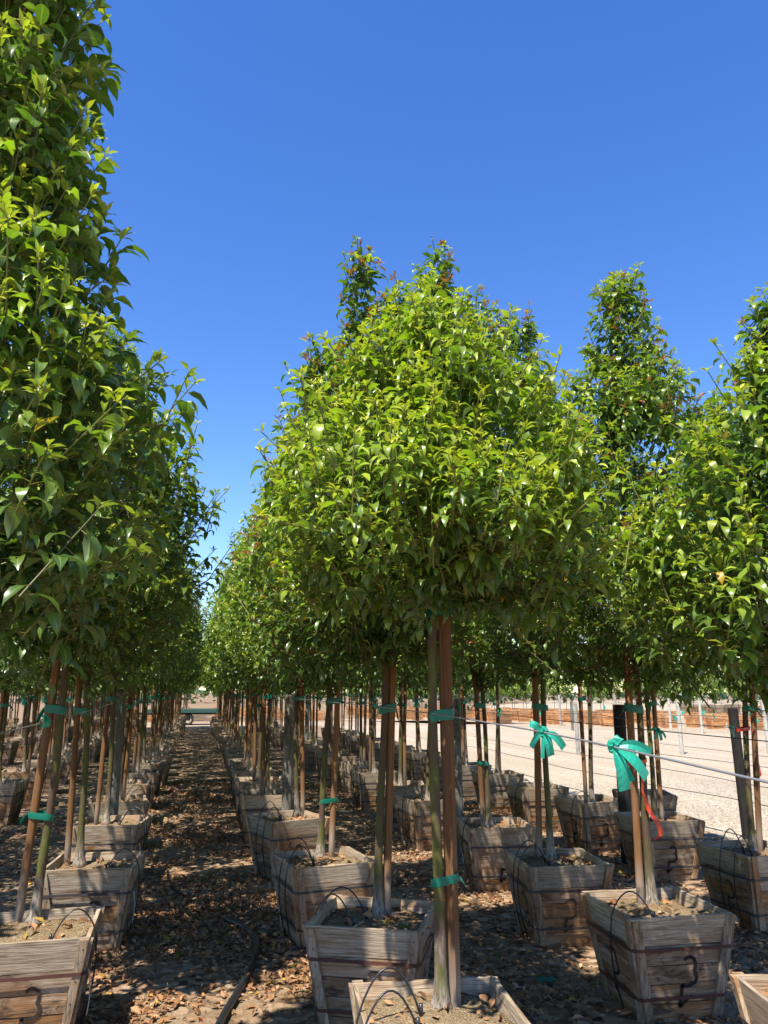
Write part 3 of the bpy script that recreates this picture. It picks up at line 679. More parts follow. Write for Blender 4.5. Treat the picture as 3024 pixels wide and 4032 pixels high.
# near trees measured in the photograph: box (x, y, yaw), trunk / stake foot and head pixels, crown profile
NEAR = {
 'A0': dict(box=(-.80, 2.72, 2), foot=(-.84, 2.72), prof=[(2.04, .22), (2.13, .52), (2.34, .68), (2.55, .68), (2.85, .55), (3.15, .42), (3.7, .32), (4.4, .28), (4.9, .2), (5.15, .02)], n=840, leaf=.118, red=.01, fresh=.34, rows=5, cen=(-.82, 2.72), nl=11),
 'A1': dict(box=(-.76, 4.63, 1), t=(134, 3635), s=(72, 3628), th=(272, 2600), sh=(262, 2560), prof=[(1.96, .3), (2.08, .6), (2.34, .72), (2.65, .72), (3.1, .6), (3.5, .46), (3.8, .25), (4.1, .02)], n=780, leaf=.098, red=.01, fresh=.36, rows=4, nl=11),
 'A2': dict(box=(-.65, 6.2, -4), t=(313, 3404), s=(267, 3398), th=(349, 2540), sh=(328, 2528), prof=[(1.9, .3), (2.05, .6), (2.4, .72), (2.9, .66), (3.5, .5), (4.0, .32), (4.4, .2), (4.6, .02)], n=800, leaf=.09, fresh=.5, rows=3, nl=11),
 'A3': dict(box=(-.72, 8.0, -8), t=(416, 3243), s=(382, 3237), th=(470, 2540), sh=(440, 2521), prof=[(1.9, .3), (2.05, .6), (2.4, .72), (2.9, .66), (3.5, .5), (4.0, .32), (4.4, .2), (4.7, .02)], n=700, leaf=.09, fresh=.45, rows=3, nl=11),
 'B1': dict(box=(.95, 3.14, -5), t=(1737, 3973), s=(1789, 3966), th=(1700, 2352), sh=(1727, 2335), sq=1, prof=[(2.17, .30), (2.25, .62), (2.42, .75), (2.64, .68), (2.85, .54), (3.1, .40), (3.3, .28), (3.45, .16), (3.56, .02)], n=1060, leaf=.087, red=0, fresh=.85, rows=4, cen=(.96, 3.16), nl=12),
 'B2': dict(box=(.99, 4.46, -24), t=(1488, 3608), s=(1520, 3602), th=(1522, 2388), sh=(1540, 2400), prof=[(1.98, .30), (2.12, .6), (2.5, .74), (3.0, .66), (3.4, .50), (3.65, .34), (3.85, .02)], n=720, leaf=.094, fresh=.18, red=.42, rows=3, cen=(1.0, 4.46), lead=[(-.10, 0, 3.6, 4.62, .15, 62), (.40, .05, 3.5, 4.72, .16, 70), (.14, -.08, 3.5, 4.32, .15, 45), (-.36, .1, 3.3, 3.98, .12, 34), (.62, .1, 3.3, 4.2, .14, 40)], nl=12),
 'B3': dict(box=(.94, 5.95, 10), t=(1260, 3374), s=(1304, 3371), th=(1313, 2461), sh=(1340, 2461), prof=[(1.9, .3), (2.05, .6), (2.4, .72), (2.9, .66), (3.5, .52), (4.0, .36), (4.4, .2), (4.75, .02)], n=800, leaf=.088, fresh=.35, red=.1, rows=3, nl=11),
 'B4': dict(box=(.90, 7.9, 20), t=(1169, 3213), s=(1193, 3213), th=(1165, 2600), sh=(1187, 2600), prof=[(1.9, .3), (2.05, .6), (2.4, .75), (2.9, .68), (3.5, .54), (4.0, .4), (4.4, .22), (4.75, .02)], n=700, leaf=.088, fresh=.45, rows=3, nl=11),
 'C0': dict(box=(2.50, 2.84, -12), foot=(2.52, 2.86), prof=[(1.78, .28), (1.95, .62), (2.2, .78), (2.45, .72), (2.7, .56), (2.9, .40), (3.1, .24), (3.3, .16), (3.55, .02)], n=800, leaf=.096, fresh=.44, rows=4, cen=(2.56, 2.84), nl=12),
 'C1': dict(box=(2.59, 4.30, -3), t=(2569, 3565), s=(2525, 3568), th=(2500, 2590), sh=(2462, 2598), prof=[(1.88, .3), (2.02, .58), (2.4, .70), (2.9, .66), (3.3, .60), (3.52, .52), (3.62, .30), (3.68, .02)], n=800, leaf=.088, fresh=.40, red=.28, rows=4, cen=(2.6, 4.32), lead=[(.08, 0, 3.45, 4.50, .235, 180), (.36, 0, 3.4, 4.0, .13, 36), (-.3, 0, 3.3, 3.78, .13, 30)], nl=12),
 'C2': dict(box=(2.58, 5.55, -6), t=(2168, 3380), s=(2124, 3377), th=(2133, 2552), sh=(2096, 2552), prof=[(1.9, .3), (2.05, .6), (2.4, .74), (2.9, .66), (3.4, .56), (3.9, .42), (4.3, .2), (4.5, .02)], n=800, leaf=.088, fresh=.2, red=.42, rows=3, lead=[(-.14, 0, 3.9, 4.95, .25, 130), (-.46, 0, 4.0, 5.12, .19, 90)], nl=11),
 'C3': dict(box=(2.70, 7.07, -8), t=(1928, 3259), s=(1905, 3259), th=(1890, 2640), sh=(1850, 2640), prof=[(1.9, .3), (2.05, .6), (2.4, .72), (2.9, .66), (3.5, .5), (4.0, .3), (4.4, .02)], n=650, leaf=.088, fresh=.3, rows=3, nl=11),
 'D1': dict(box=(4.22, 5.53, 3), t=(2963, 3353), s=(2996, 3357), th=(2935, 2640), sh=(2960, 2640), prof=[(1.86, .3), (2.02, .62), (2.4, .76), (2.9, .66), (3.4, .5), (3.9, .32), (4.3, .02)], n=700, leaf=.09, fresh=.3, rows=3, nl=11),
 'D2': dict(box=(4.36, 7.05, -5), t=(2578, 3233), s=(2606, 3233), th=(2545, 2640), sh=(2563, 2640), prof=[(1.86, .3), (2.02, .62), (2.4, .74), (2.9, .62), (3.4, .5), (3.9, .3), (4.2, .02)], n=650, leaf=.088, fresh=.3, rows=3, nl=11),
}
NEAR_LABEL = {
 'A0': 'large-leaved dark green tree filling the upper left edge of the picture',
 'B1': 'lime green round-crowned tree in the centre, nearest in the row right of the aisle',
 'B2': 'tall many-topped dark tree rising just behind the lime green central tree',
 'C0': 'glossy green tree cut off by the right edge of the picture',
 'C1': 'tree with a narrow reddish-tipped spire standing against the sky at right',
}
occ = {}       # leaves nearest to the camera per patch of the view, to choose which ones become objects of their own
near_data = {}
for key, s in NEAR.items():
    row, i = key[0], int(key[1])
    if 'foot' in s: tx, ty = s['foot']; tox = 0.; s['stake'] = (tx - .07, ty, 0)
    else:
        tx, ty = at_z(*s['t'], SOILZ); tox = at_y(*s['th'], ty)[0] - tx
        sx, sy = at_z(*s['s'], SOILZ); dx = max(-.105, min(.105, sx - tx)); s['stake'] = (tx + dx, ty + max(-.04, min(.04, sy - ty)), at_y(*s['sh'], ty)[0] - tx - dx)
    tox = max(-.16, min(.16, tox)); s['tx'], s['ty'], s['tox'] = tx, ty, tox
    zt = 1.5
    cx, cy = s.get('cen', (tx + tox * 1.1, ty)); s['c'] = (cx, cy)
    D = make_crown([(z, r_) for z, r_ in s['prof']], s['n'], s['leaf'], 50 + ord(row) * 7 + i, s['fresh'], s.get('red', .04), s.get('lead', ()), s['rows'], s['nl'])
    near_data[key] = D
    P = D['base'] + np.array((cx, cy, 0)); u, v, dep = project(P)
    plain = (D['col'][:, 0] < D['col'][:, 1] * 1.05)
    ok = plain & (u > 0) & (u < 3024) & (v > 0) & (v < 4032) & (dep > .3)
    cell = (u // 34).astype(int) * 1000 + (v // 34).astype(int)
    s['sz'] = D['L'] * F_PX / np.maximum(dep, .3)
    for j in np.nonzero(ok)[0]:
        c = cell[j]
        if c not in occ or dep[j] < occ[c][0]: occ[c] = (dep[j], key, j)
for key, s in NEAR.items(): s['vis'] = []
for c, (dep, key, j) in occ.items(): NEAR[key]['vis'].append(j)

def place_tree_near(key):
    s = NEAR[key]; D = near_data[key]; row, i = key[0], int(key[1]) - (0 if key[0] in 'AC' else 1)
    r = np.random.default_rng(ord(row) + i); q = random.Random(ord(row) * 13 + i)
    tx, ty, tox = s['tx'], s['ty'], s['tox']; cx, cy = s['c']
    t = thing('boxed_tree', NEAR_LABEL.get(key, lab('leafy green tree', row, i)), 'tree', (tx, ty, SOILZ), 0, 'boxed trees in the nursery rows')
    zc = s['prof'][0][0] + .12 - SOILZ
    link('trunk', trunk_mesh('trunk', (tox, 0), zc + .15, .0235, q.randrange(999)), t)
    off = np.array((cx - tx, cy - ty, -SOILZ))
    vis = np.array(s['vis'], int); vis = vis[np.argsort(-s['sz'][vis])][:300] if len(vis) else vis
    sel = np.ones(len(D['L']), bool); sel[vis] = False
    cr = tag(link('crown', crown_mesh('crown', D, sel), t, off), kind='stuff')
    ztop = s['prof'][-1][0] - .25
    tx_f = lambda z: np.array((tox * 1.05 + tx - cx, ty - cy, 0)) * max(0, 1 - (z - zc - SOILZ) / 1.2) + np.array((0, 0, z))
    link('branches', branch_mesh('branches', D, tx_f, zc + SOILZ, ztop, r, 26), t, off)
    if len(vis):                       # the largest leaves in view, one object each, sharing a few meshes
        order = vis[np.argsort(D['age'][vis])]; nvar = 16; groups = np.array_split(order, nvar)
        for gidx in groups:
            if not len(gidx): continue
            j = gidx[len(gidx) // 2]
            a1 = np.array([1.0])
            V, F, mid, nv = leaf_geo(np.zeros((1, 3)), np.zeros(1), D['th0'][[j]], D['kap'][[j]], a1, a1 * D['W'][j] / D['L'][j], np.zeros(1), D['fold'][[j]], 5, r)
            me = mesh_np('leaf', V, F, M_LEAF, True, {'lc': ('FLOAT_COLOR', np.repeat(D['col'][[j]], nv, 0)), 'mid': ('FLOAT', mid)})
            for l in gidx:
                o = link('leaf', me, cr, D['base'][l], (D['roll'][l] * .7, 0, D['az'][l]), (D['L'][l],) * 3)
                o.rotation_euler = (Matrix.Rotation(D['az'][l], 3, 'Z') @ Matrix.Rotation(-(D['th0'][l] - D['th0'][j]), 3, 'Y') @ Matrix.Rotation(D['roll'][l], 3, 'X')).to_euler()
    # box, stake, ties, tube
    bx, by, yaw = s['box']
    box_full(bx, by, yaw, lab('weathered wooden planter box', row, i) if key != 'B1' else 'wooden planter box at the bottom edge holding the lime green central tree', 'weathered planter boxes', q,
             rust=1 if key in ('A1', 'B2', 'C1', 'B1') else 0, stencil=(0, 3) if row in 'CD' else (0,), tail=(row == 'A'))
    sx, sy, so = s['stake']; z1 = zc + .1
    so = max(-.16, min(.16, so))
    hd = math.hypot(sx - tx, sy - ty); d = ((sx - tx) / hd, (sy - ty) / hd)
    hd2 = max(hd, .055); sx, sy = tx + d[0] * hd2, ty + d[1] * hd2
    top = (tx + tox + d[0] * .056, ty + d[1] * .056)
    st = stake_obj((sx, sy, SOILZ), top, z1, lab('brown wooden stake', row, i) if key != 'B1' else 'square reddish stake tied to the lime green central tree', 'tree stakes', key == 'B1', q.randrange(99))
    for zt in ([.98 + q.uniform(-.12, .1)] if key in ('A1', 'B1', 'B3', 'C3') else []) + [1.60 + (q.uniform(-.06, .03) if key not in ('B1', 'B2', 'A1') else 0), 2.04]:
        f = (zt - SOILZ) / z1
        if f > .97: f = .97
        tc = np.array((tx + tox * f, ty)); sc_ = np.array((sx + (top[0] - sx) * f, sy + (top[1] - sy) * f)); dv = sc_ - tc; dl = np.linalg.norm(dv)
        m = (tc + sc_) / 2
        link('tie_tape', tie_mesh(dv / dl, dl / 2, .034 if abs(zt - 1.6) > .1 else .046, q.randrange(999)), st, (m[0] - sx, m[1] - sy, zt - SOILZ))
    kind = 1 if row in 'AF' else -1
    if key not in ('C0', 'A0'):
        tag(link('drip_tube', HOOP_ME[kind, q.randrange(3)], None, (bx, by, 0), (0, 0, R(yaw))), lab('thin black drip tube', row, i), 'tube', 'drip tubes over box rims')
for key in NEAR: place_tree_near(key)

# generic trees for the rest of the rows
def gen_variant(seed, n, leaf, rows, nl, pet, h):
    q = random.Random(seed); top = 4.45 + q.uniform(-.3, .3)
    prof = [(1.9, .3), (2.04, .6), (2.4, .72 + q.uniform(-.03, .05)), (2.9, .66), (3.4, .54), (3.9, .38), (top - .3, .2), (top, .02)]
    D = make_crown([(z - SOILZ, r_) for z, r_ in prof], n, leaf, seed, q.uniform(.3, .6), .08, (), rows, nl, pet)
    return crown_mesh('crown', D)
MIDV = [gen_variant(900 + i, 480, .098, 3, 11, False, 0) for i in range(5)]
FARV = [gen_variant(950 + i, 330, .125, 2, 9, False, 0) for i in range(4)]
TRUNKV = [trunk_mesh('trunk', (random.uniform(-.06, .06), random.uniform(-.05, .05)), 1.75, .025, i, 8) for i in range(6)]
def stake_generic(seed):
    q = random.Random(seed); mb = MB(); z1 = 1.6
    mb.tube([(q.uniform(-.02, .02) * f, 0, -.1 + (z1 + .1) * f) for f in np.linspace(0, 1, 5)], .024, 7); return mb.mesh('tree_stake', M_STAKE, True)
STAKEV = [stake_generic(i) for i in range(5)]
TIEV = [tie_mesh((1, 0), .03, .045, i) for i in range(3)]
rows_spec = dict(A=(-.80, 9.6, 39, 1.52, 4), B=(.93, 9.75, 39, 1.5, 4), C=(2.68, 8.85, 38, 1.5, 4), D=(4.30, 8.25, 27, 1.45, 2), F=(-2.60, 3.9, 39, 1.55, 0), G=(-4.40, 17.5, 39, 1.6, 0), H=(-6.2, 25, 39, 1.7, 0), I=(-8.0, 32, 39, 1.8, 0))
ALLBOX = [(s['box'][0], s['box'][1]) for s in NEAR.values()]
for row, (X, y0, y1, sp, i0) in rows_spec.items():
    q = random.Random(ord(row)); y = y0; i = i0
    while y < y1:
        x = X + q.uniform(-.09, .09); yy = y + q.uniform(-.1, .1); yaw = q.uniform(-12, 10); dist = math.hypot(x, yy)
        far = dist > 17; wd_ = 1.0 + .22 * min(1, max(0, (dist - 9) / 6)); grp = 'boxed trees in the nursery rows'
        t = thing('boxed_tree', lab('leafy green tree', row, i), 'tree', (x, yy, SOILZ), q.uniform(0, 6.28), grp)
        link('trunk', q.choice(TRUNKV), t)
        tag(link('crown', q.choice(FARV if far else MIDV), t, (0, 0, 0), (0, 0, q.uniform(0, 6.28)), (wd_ * q.uniform(.94, 1.08), wd_ * q.uniform(.94, 1.08), q.uniform(.95, 1.06))), kind='stuff')
        if dist < 12.5: box_full(x, yy, yaw, lab('weathered wooden planter box', row, i), 'weathered planter boxes', q, 0, (0, 3) if row in 'CD' else (0,), row in 'A')
        else: box_far(x, yy, yaw, lab('weathered wooden planter box', row, i), 'weathered planter boxes', q)
        sg = q.choice((-1, 1)); a = q.uniform(-.5, .5)
        st = tag(link('tree_stake', q.choice(STAKEV), None, (x + sg * .062 * math.cos(a), yy + .062 * math.sin(a), SOILZ), (0, 0, a if sg < 0 else a + math.pi)), lab('brown wooden stake', row, i), 'stake', 'tree stakes')
        if dist < 24: link('tie_tape', q.choice(TIEV), st, (.031, 0, 1.6 + q.uniform(-.1, .05) - SOILZ))
        if dist < 15: tag(link('drip_tube', HOOP_ME[1 if row in 'AF' else -1, q.randrange(3)], None, (x, yy, 0), (0, 0, R(yaw))), lab('thin black drip tube', row, i), 'tube', 'drip tubes over box rims')
        ALLBOX.append((x, yy)); y += sp; i += 1

# an empty box at the edge of the gravel
box_full(5.22, 8.72, -18, 'wooden planter box without a tree at the edge of the pale gravel', 'weathered planter boxes', random.Random(3), 0, (0,))
ALLBOX.append((5.22, 8.72))

# ------------------------------------------------------------------ posts, wires and bows
def post(x, y, h, m, label, r=.057, lean=0):
    q = random.Random(int(x * 31 + y * 7)); mb = MB(); P = [(lean * z, 0, z) for z in np.linspace(-.15, h, 6)]
    mb.tube(P, [r * (1 + q.uniform(-.03, .03)) for _ in P], 12, tint=(.5, q.random(), .8))
    return tag(link('wooden_post', mb.mesh('wooden_post', m), None, (x, y, 0)), label, 'post', 'posts carrying the wires')
post(-.80, 8.72, 1.72, M_POST, 'grey flat-topped post among the trunks left of the aisle', .062)
post(.97, 8.62, 1.66, M_POST, 'dark post between the trunks right of the aisle')
post(2.68, 8.08, 1.62, M_POST, 'brown-grey post behind the stake of the central tree')
post(4.33, 7.62, 1.56, M_DARKPOST, 'dark post between two boxes behind the hanging green bow', .064, .01)
post(6.25, 8.28, 1.50, M_DARKPOST, 'black post at the right edge beside the gravel lot', .058, -.02)
for k, (x, y, h, m) in enumerate([(10.35, 20.5, 1.35, M_PALEPOST), (13.0, 19.6, 1.42, M_PALEPOST), (15.6, 19.4, 1.4, M_PALEPOST), (17.7, 36.8, 1.5, M_PALEPOST), (19.9, 35.2, 1.4, M_PALEPOST), (16.1, 32.3, 1.3, M_POST), (18.6, 35.5, 1.4, M_PALEPOST), (19.2, 29.6, 1.4, M_PALEPOST), (20.1, 28.8, 1.4, M_PALEPOST), (2.75, 20.4, 1.6, M_POST), (.95, 21, 1.6, M_POST), (-.8, 21.2, 1.6, M_POST), (4.4, 20.1, 1.55, M_POST), (24.5, 27.5, 1.35, M_POST), (-2.6, 21, 1.6, M_POST)]):
    side = ['shorter pale post standing on the gravel just behind the tree rows', 'tall pale post standing on the gravel lot near the centre right', 'pale post on the gravel behind the black post', 'far pale post before the orange boxes, left of the others', 'far pale post before the orange boxes, third from the left',
            'dark far post standing alone before the orange boxes', 'far pale post before the orange boxes, second from the left', 'pale post left of two beside the rightmost orange boxes', 'pale post right of two beside the rightmost orange boxes', 'far post among the trunks of the second row right of the aisle',
            'far post among the trunks of the row right of the aisle', 'far post among the trunks of the row left of the aisle', 'far post among the trunks of the row beside the gravel lot', 'dark post at the far right beside the dirt track', 'far post among the trunks of the second row left of the aisle'][k]
    post(x, y, h, m, side, .055 if m is M_PALEPOST else .057, -.01 if k < 3 else 0)
def wire(X, pts, r, m, label, x_end=None):
    mb = MB(); ys = np.concatenate([np.linspace(-6, 8, 40), np.linspace(8.5, 39, 50)]); zs = np.interp(ys, [p[0] for p in pts], [p[1] for p in pts])
    mb.tube(np.stack([np.full(len(ys), X) if x_end is None else np.interp(ys, [-6, 39], [X, x_end]), ys, zs], 1), r, 6)
    return tag(link('trellis_wire', mb.mesh('trellis_wire', m, True)), label, 'wire', 'wires strung along the rows')
def sag(y0, y1, z, s): return [(y0 + (y1 - y0) * f, z - s * 4 * f * (1 - f)) for f in np.linspace(0, .99, 8)]
WB_PTS = [(-6, 1.53), (-2, 1.51), (.5, 1.522), (1.22, 1.545), (1.74, 1.571), (2.13, 1.585), (3.2, 1.607), (4.4, 1.616), (8.6, 1.625)] + sag(8.6, 21, 1.62, .05)[1:] + sag(21, 39, 1.6, .05)
wire(.97, WB_PTS, .0026, M_WIRE, 'bright steel wire with green bows sloping across the right side')
wire(-.80, sag(-3.5, 8.7, 1.60, .075) + sag(8.7, 21.2, 1.6, .05) + sag(21.2, 39, 1.58, .05), .003, M_WIRE, 'thin steel wire tied to the trunks left of the aisle')
wire(2.68, sag(-4, 8.1, 1.52, .06) + sag(8.1, 20.4, 1.55, .05) + sag(20.4, 39, 1.55, .05), .003, M_DARKWIRE, 'dark wire along the second row right of the aisle')
wire(4.12, sag(-4, 7.6, 1.44, .04) + sag(7.6, 20.1, 1.46, .05) + sag(20.1, 39, 1.5, .05), .003, M_DARKWIRE, 'dark wire along the row beside the gravel lot')
wire(6.25, sag(-4, 8.3, 1.42, .03) + sag(8.3, 20.5, 1.4, .05) + sag(20.5, 39, 1.4, .05), .003, M_DARKWIRE, 'upper dark wire crossing in front of the gravel lot')
wire(-2.60, sag(-3.5, 8.7, 1.58, .06) + sag(8.7, 21, 1.58, .05) + sag(21, 39, 1.56, .05), .003, M_WIRE, 'thin wire tied along the second row left of the aisle')
b1 = bow_mesh([(-.040, .024, .004, .0105, .008), (-.038, -.042, .006, .009, .008), (-.008, -.072, .012, .0055, .004), (.018, -.066, .004, .0120, .010), (.056, -.044, .006, .0115, .012)], .01, 1, res=9)
tag(link('tape_bow', b1, None, (.97, 2.13, 1.585)), 'green tape bow on the bright wire, left of the two large ones', 'bow', 'green tape bows')
b2 = bow_mesh([(.018, .022, .004, .009, .004), (.086, -.014, .010, .0115, .012), (.072, -.070, .010, .0135, .014), (.016, -.098, .014, .0150, .016), (.040, -.082, -.006, .0110, -.014)], .01, 2, res=9)
tag(link('tape_bow', b2, None, (.97, 1.74, 1.571)), 'green tape bow on the bright wire, right and nearest of the large ones', 'bow', 'green tape bows')
bowspots = [(2.70, 4.3, 1.47, 'small green bow tied behind the hanging bright wire'), (4.14, 5.56, 1.42, 'dark green bow hanging on the post side at the right edge'), (-.80, 4.62, 1.555, 'green tape knot beside the nearest leaning stake at left'), (.99, 4.42, 1.615, 'green bow knotted beside the second trunk right of the aisle'), (2.69, 8.0, 1.53, 'green bow hanging left of the brown-grey post'), (-.78, 8.55, 1.56, 'green bow on the grey post left of the aisle')]
for k, (x, y, z, l) in enumerate(bowspots): tag(link('tape_bow', SMALL_BOWS[k % 4], None, (x, y, z), (0, 0, .4 * k)), l, 'bow', 'green tape bows')
q = random.Random(5)
for X, row, ys_ in ((.97, 'B', (11.2, 14.5, 19, 25)), (2.68, 'C', (9.4, 11.1, 13.2, 15.4, 18, 22, 27)), (4.12, 'D', (8.9, 10.4, 12.1, 14.3, 17.2, 20.5, 25)), (-.8, 'A', (10.5, 13.6, 18, 24)), (-2.6, 'F', (11.5, 13.2, 15.1, 17.5, 21, 26))):
    for k, y in enumerate(ys_):
        tag(link('tape_bow', SMALL_BOWS[k % 4], None, (X, y + q.uniform(-.3, .3), 1.56 if X < 4 else 1.45), (0, 0, q.uniform(-1, 1)), (1.25,) * 3), f'tiny green bow, {ORD[k]} along the wire of {ROWNAME[row]}', 'bow', 'green tape bows')
for k, (u, v, y) in enumerate([(2655, 2822, 17.), (2770, 2800, 24.), (2808, 2815, 21.), (2690, 2800, 26.), (2265, 2780, 24.), (2250, 2790, 30.), (2380, 2780, 28.), (2950, 2812, 22.), (2975, 2830, 20.)]):
    X, Z = at_y(u, v, y)
    tag(link('tape_bow', SMALL_BOWS[k % 4], None, (X, y, Z), (0, 0, q.uniform(-1, 1)), (2.2,) * 3), f'fluttering green tape above the pale gravel, {ORD[int(np.argsort(np.argsort([2655, 2770, 2808, 2690, 2265, 2250, 2380, 2950, 2975]))[k])]} from the left', 'bow', 'green bows above the gravel')
for k, X in enumerate(()):
    wire(X, sag(-4, 8.3, 1.4, .03) + sag(8.3, 20.5, 1.38, .05) + sag(20.5, 39, 1.35, .05), .0028, M_DARKWIRE, 'faint dark wire strung over the gravel lot between pale posts', X + 1.2)

# orange flagging tapes
def flag(P, W, label):
    mb = MB(); mb.ribbon(P, W); return tag(link('flagging_tape', mb.mesh('flagging_tape', M_RED, False)), label, 'tape', 'orange flagging tapes')
s = NEAR['C1']; cx, cy = s['tx'], s['ty']
z0 = 1.28; fx = cx + s['tox'] * .6
ring = [(fx - .035 + .062 * math.cos(a), cy + .042 * math.sin(a), z0 + .012 * math.cos(a)) for a in np.linspace(-.4, 6.1, 18)]
flag(np.array(ring), np.tile((0, 0, .011), (18, 1)), 'orange tape wound round the trunk behind the large green bow')
tl = np.array([(fx - .03, cy - .05, 1.27), (fx - .045, cy - .055, 1.12), (fx - .02, cy - .06, 1.02), (fx + .03, cy - .065, .94), (fx + .055, cy - .06, .88), (fx + .03, cy - .06, .85)])
flag(tl, np.array([(.008, 0, .004), (.010, .004, 0), (.012, 0, .006), (.013, .006, .01), (.024, .01, .012), (.03, 0, .008)]), 'orange tape tail dangling down the trunk behind the large green bow')
s = NEAR['D1']; cx, cy = s['tx'], s['ty']
ring = [(cx + .02 + .065 * math.cos(a), cy + .045 * math.sin(a), 1.40 + .01 * math.cos(a)) for a in np.linspace(-.4, 6.1, 18)]
flag(np.array(ring), np.tile((0, 0, .012), (18, 1)), 'orange tape wound round the trunk at the right edge')
tl = np.array([(cx + .075, cy - .05, 1.40), (cx + .10, cy - .055, 1.30), (cx + .085, cy - .05, 1.18), (cx + .10, cy - .055, 1.05), (cx + .08, cy - .05, 1.02)])
flag(tl, np.array([(.008, 0, .004), (.012, .004, 0), (.012, 0, .004), (.018, .006, .0), (.02, .01, .004)]), 'orange tape tail hanging beside the trunk at the right edge')

# ------------------------------------------------------------------ hoses on the ground
def pipe(pts, r, label, name='irrigation_pipe', m=None, lift=.0):
    P = np.array([(*at_z(u, v, 0), 0) if len(p) == 2 else p for p in pts for (u, v) in [p[:2]]], float)
    t = np.linspace(0, len(P) - 1, len(P) * 6); i = np.arange(len(P)); Q_ = np.stack([np.interp(t, i, P[:, k]) for k in range(3)], 1)
    for _ in range(6): Q_[1:-1] = (Q_[:-2] + 2 * Q_[1:-1] + Q_[2:]) / 4
    Q_[:, 2] += r * 1.5 + lift
    mb = MB(); mb.tube(Q_, r, 8); return tag(link(name, mb.mesh(name, m or M_PIPE, True)), label, 'pipe', 'irrigation pipes on the ground')
pipe([(780, 4250), (872, 4032), (937, 3929), (991, 3825), (1013, 3755), (1000, 3701), (955, 3663), (888, 3636)], .021, 'thick black hose curving through the leaf litter of the aisle')
pipe([(800, 3590), (740, 3545), (690, 3515), (660, 3460), (655, 3400)], .012, 'half-buried grey pipe end among leaves in the aisle')
pipe([(500, 3500), (560, 3580), (605, 3640), (690, 3672)], .005, 'thin black tube lying on the leaves beside the left boxes', 'drip_tube')
pipe([(1225, 3560), (1215, 3760), (1240, 3990), (1262, 4040)], .005, 'thin black tube running down beside the second box right of the aisle', 'drip_tube')
for k, X in enumerate((6.5, 8.3, 10.2, 12.6, 14.8)):
    mb = MB(); ys = np.linspace(4, 31 - k, 60); qq = random.Random(k)
    mb.tube(np.stack([X + .12 * np.sin(ys * .55 + k * 2) + .06 * np.sin(ys * 1.7 + k), ys, np.full(60, .008)], 1), .008, 6)
    tag(link('drip_line', mb.mesh('drip_line', M_PIPE, True)), f'dark drip line lying on the pale gravel, {ORD[k]} from the tree rows', 'pipe', 'drip lines on the gravel')

# ------------------------------------------------------------------ fallen leaves and stones
def litter():
    r = np.random.default_rng(3); pts = []
    def area(n, x0, x1, y0, y1): return np.stack([r.uniform(x0, x1, n), r.uniform(y0, y1, n)], 1)
    P = np.vstack([area(15000, -1.0, 1.0, 3.6, 8), area(15000, 1.0, 5.6, 3.0, 8), area(6000, -3.2, -1, 4, 12), area(11000, -1, 1, 8, 16), area(15000, 1, 6.0, 8, 15)])
    nz = np.sin(P[:, 0] * 2.3 + 1.1) * np.cos(P[:, 1] * 1.9) + .6 * np.sin(P[:, 0] * 5.1 + P[:, 1] * 3.3) + .5 * np.sin(P[:, 1] * 6.7 - P[:, 0] * 2.0)
    nz += .5 * np.sin(P[:, 0] * 11 + 2) * np.sin(P[:, 1] * 9) + r.normal(0, .25, len(P))
    P = P[r.random(len(P)) < np.clip(.62 + .55 * nz, .12, 1)]
    Z = r.uniform(.002, .018, len(P))
    S = []
    for x, y in ALLBOX[:26]:
        n_ = r.integers(25, 70); S.append(np.column_stack([x + r.uniform(-.24, .24, n_), y + r.uniform(-.24, .24, n_), np.full(n_, SOILZ + .012)]))
    S = np.vstack(S); B = np.vstack([np.column_stack([P, Z]), S]); N = len(B)
    L = r.uniform(.02, .078, N) ; kap = r.uniform(.3, 2.4, N); th0 = r.normal(.15, .3, N) + kap * .3
    V, F, mid, nv = leaf_geo(B, r.uniform(0, 6.28, N), th0, kap, L, L * r.uniform(.38, .55, N), r.normal(0, .5, N), r.normal(.3, .5, N), 3, r)
    V[:, 2] = np.maximum(V[:, 2], .001 + .002 * r.random(len(V)))
    pal = np.array([(.30, .19, .115), (.38, .255, .16), (.23, .135, .075), (.15, .09, .05), (.42, .32, .22), (.33, .20, .10), (.40, .29, .07), (.10, .13, .035), (.42, .10, .04)])
    c = pal[r.choice(9, N, p=[.25, .2, .2, .13, .1, .06, .03, .022, .008])] * r.uniform(.6, 1.1, (N, 1)) * np.array((1.14, .92, .70))
    me = mesh_np('leaf_litter', V, F, M_DRY, False, {'lc': ('FLOAT_COLOR', np.repeat(c, nv, 0))})
    tag(link('leaf_litter', me), 'dry brown fallen leaves scattered over the ground and box soil', 'leaves', kind='stuff')
    # gravel stones of the lot's near edge
    n2 = 9000; x = r.uniform(5.9, 12, n2); y = r.uniform(5.5, 14, n2); sz = r.uniform(.006, .02, n2)
    oct_ = np.array([(1, 0, 0), (-1, 0, 0), (0, 1, 0), (0, -1, 0), (0, 0, .7), (0, 0, -.3)]); ot = np.array([(0, 2, 4), (2, 1, 4), (1, 3, 4), (3, 0, 4)])
    V = (oct_[None] * sz[:, None, None] * r.uniform(.6, 1.2, (n2, 6, 1)) + np.stack([x, y, np.full(n2, .006)], 1)[:, None]).reshape(-1, 3)
    F = (ot[None] + (np.arange(n2) * 6)[:, None, None]).reshape(-1, 3)
    g_ = r.uniform(.16, .40, (n2, 1)) * np.array((1, .87, .72))
    tag(link('gravel_stones', mesh_np('gravel_stones', V, F, M_DRY, False, {'lc': ('FLOAT_COLOR', np.repeat(g_, 6, 0))})), 'loose pale stones strewn over the gravel lot', 'gravel', kind='stuff')
litter()

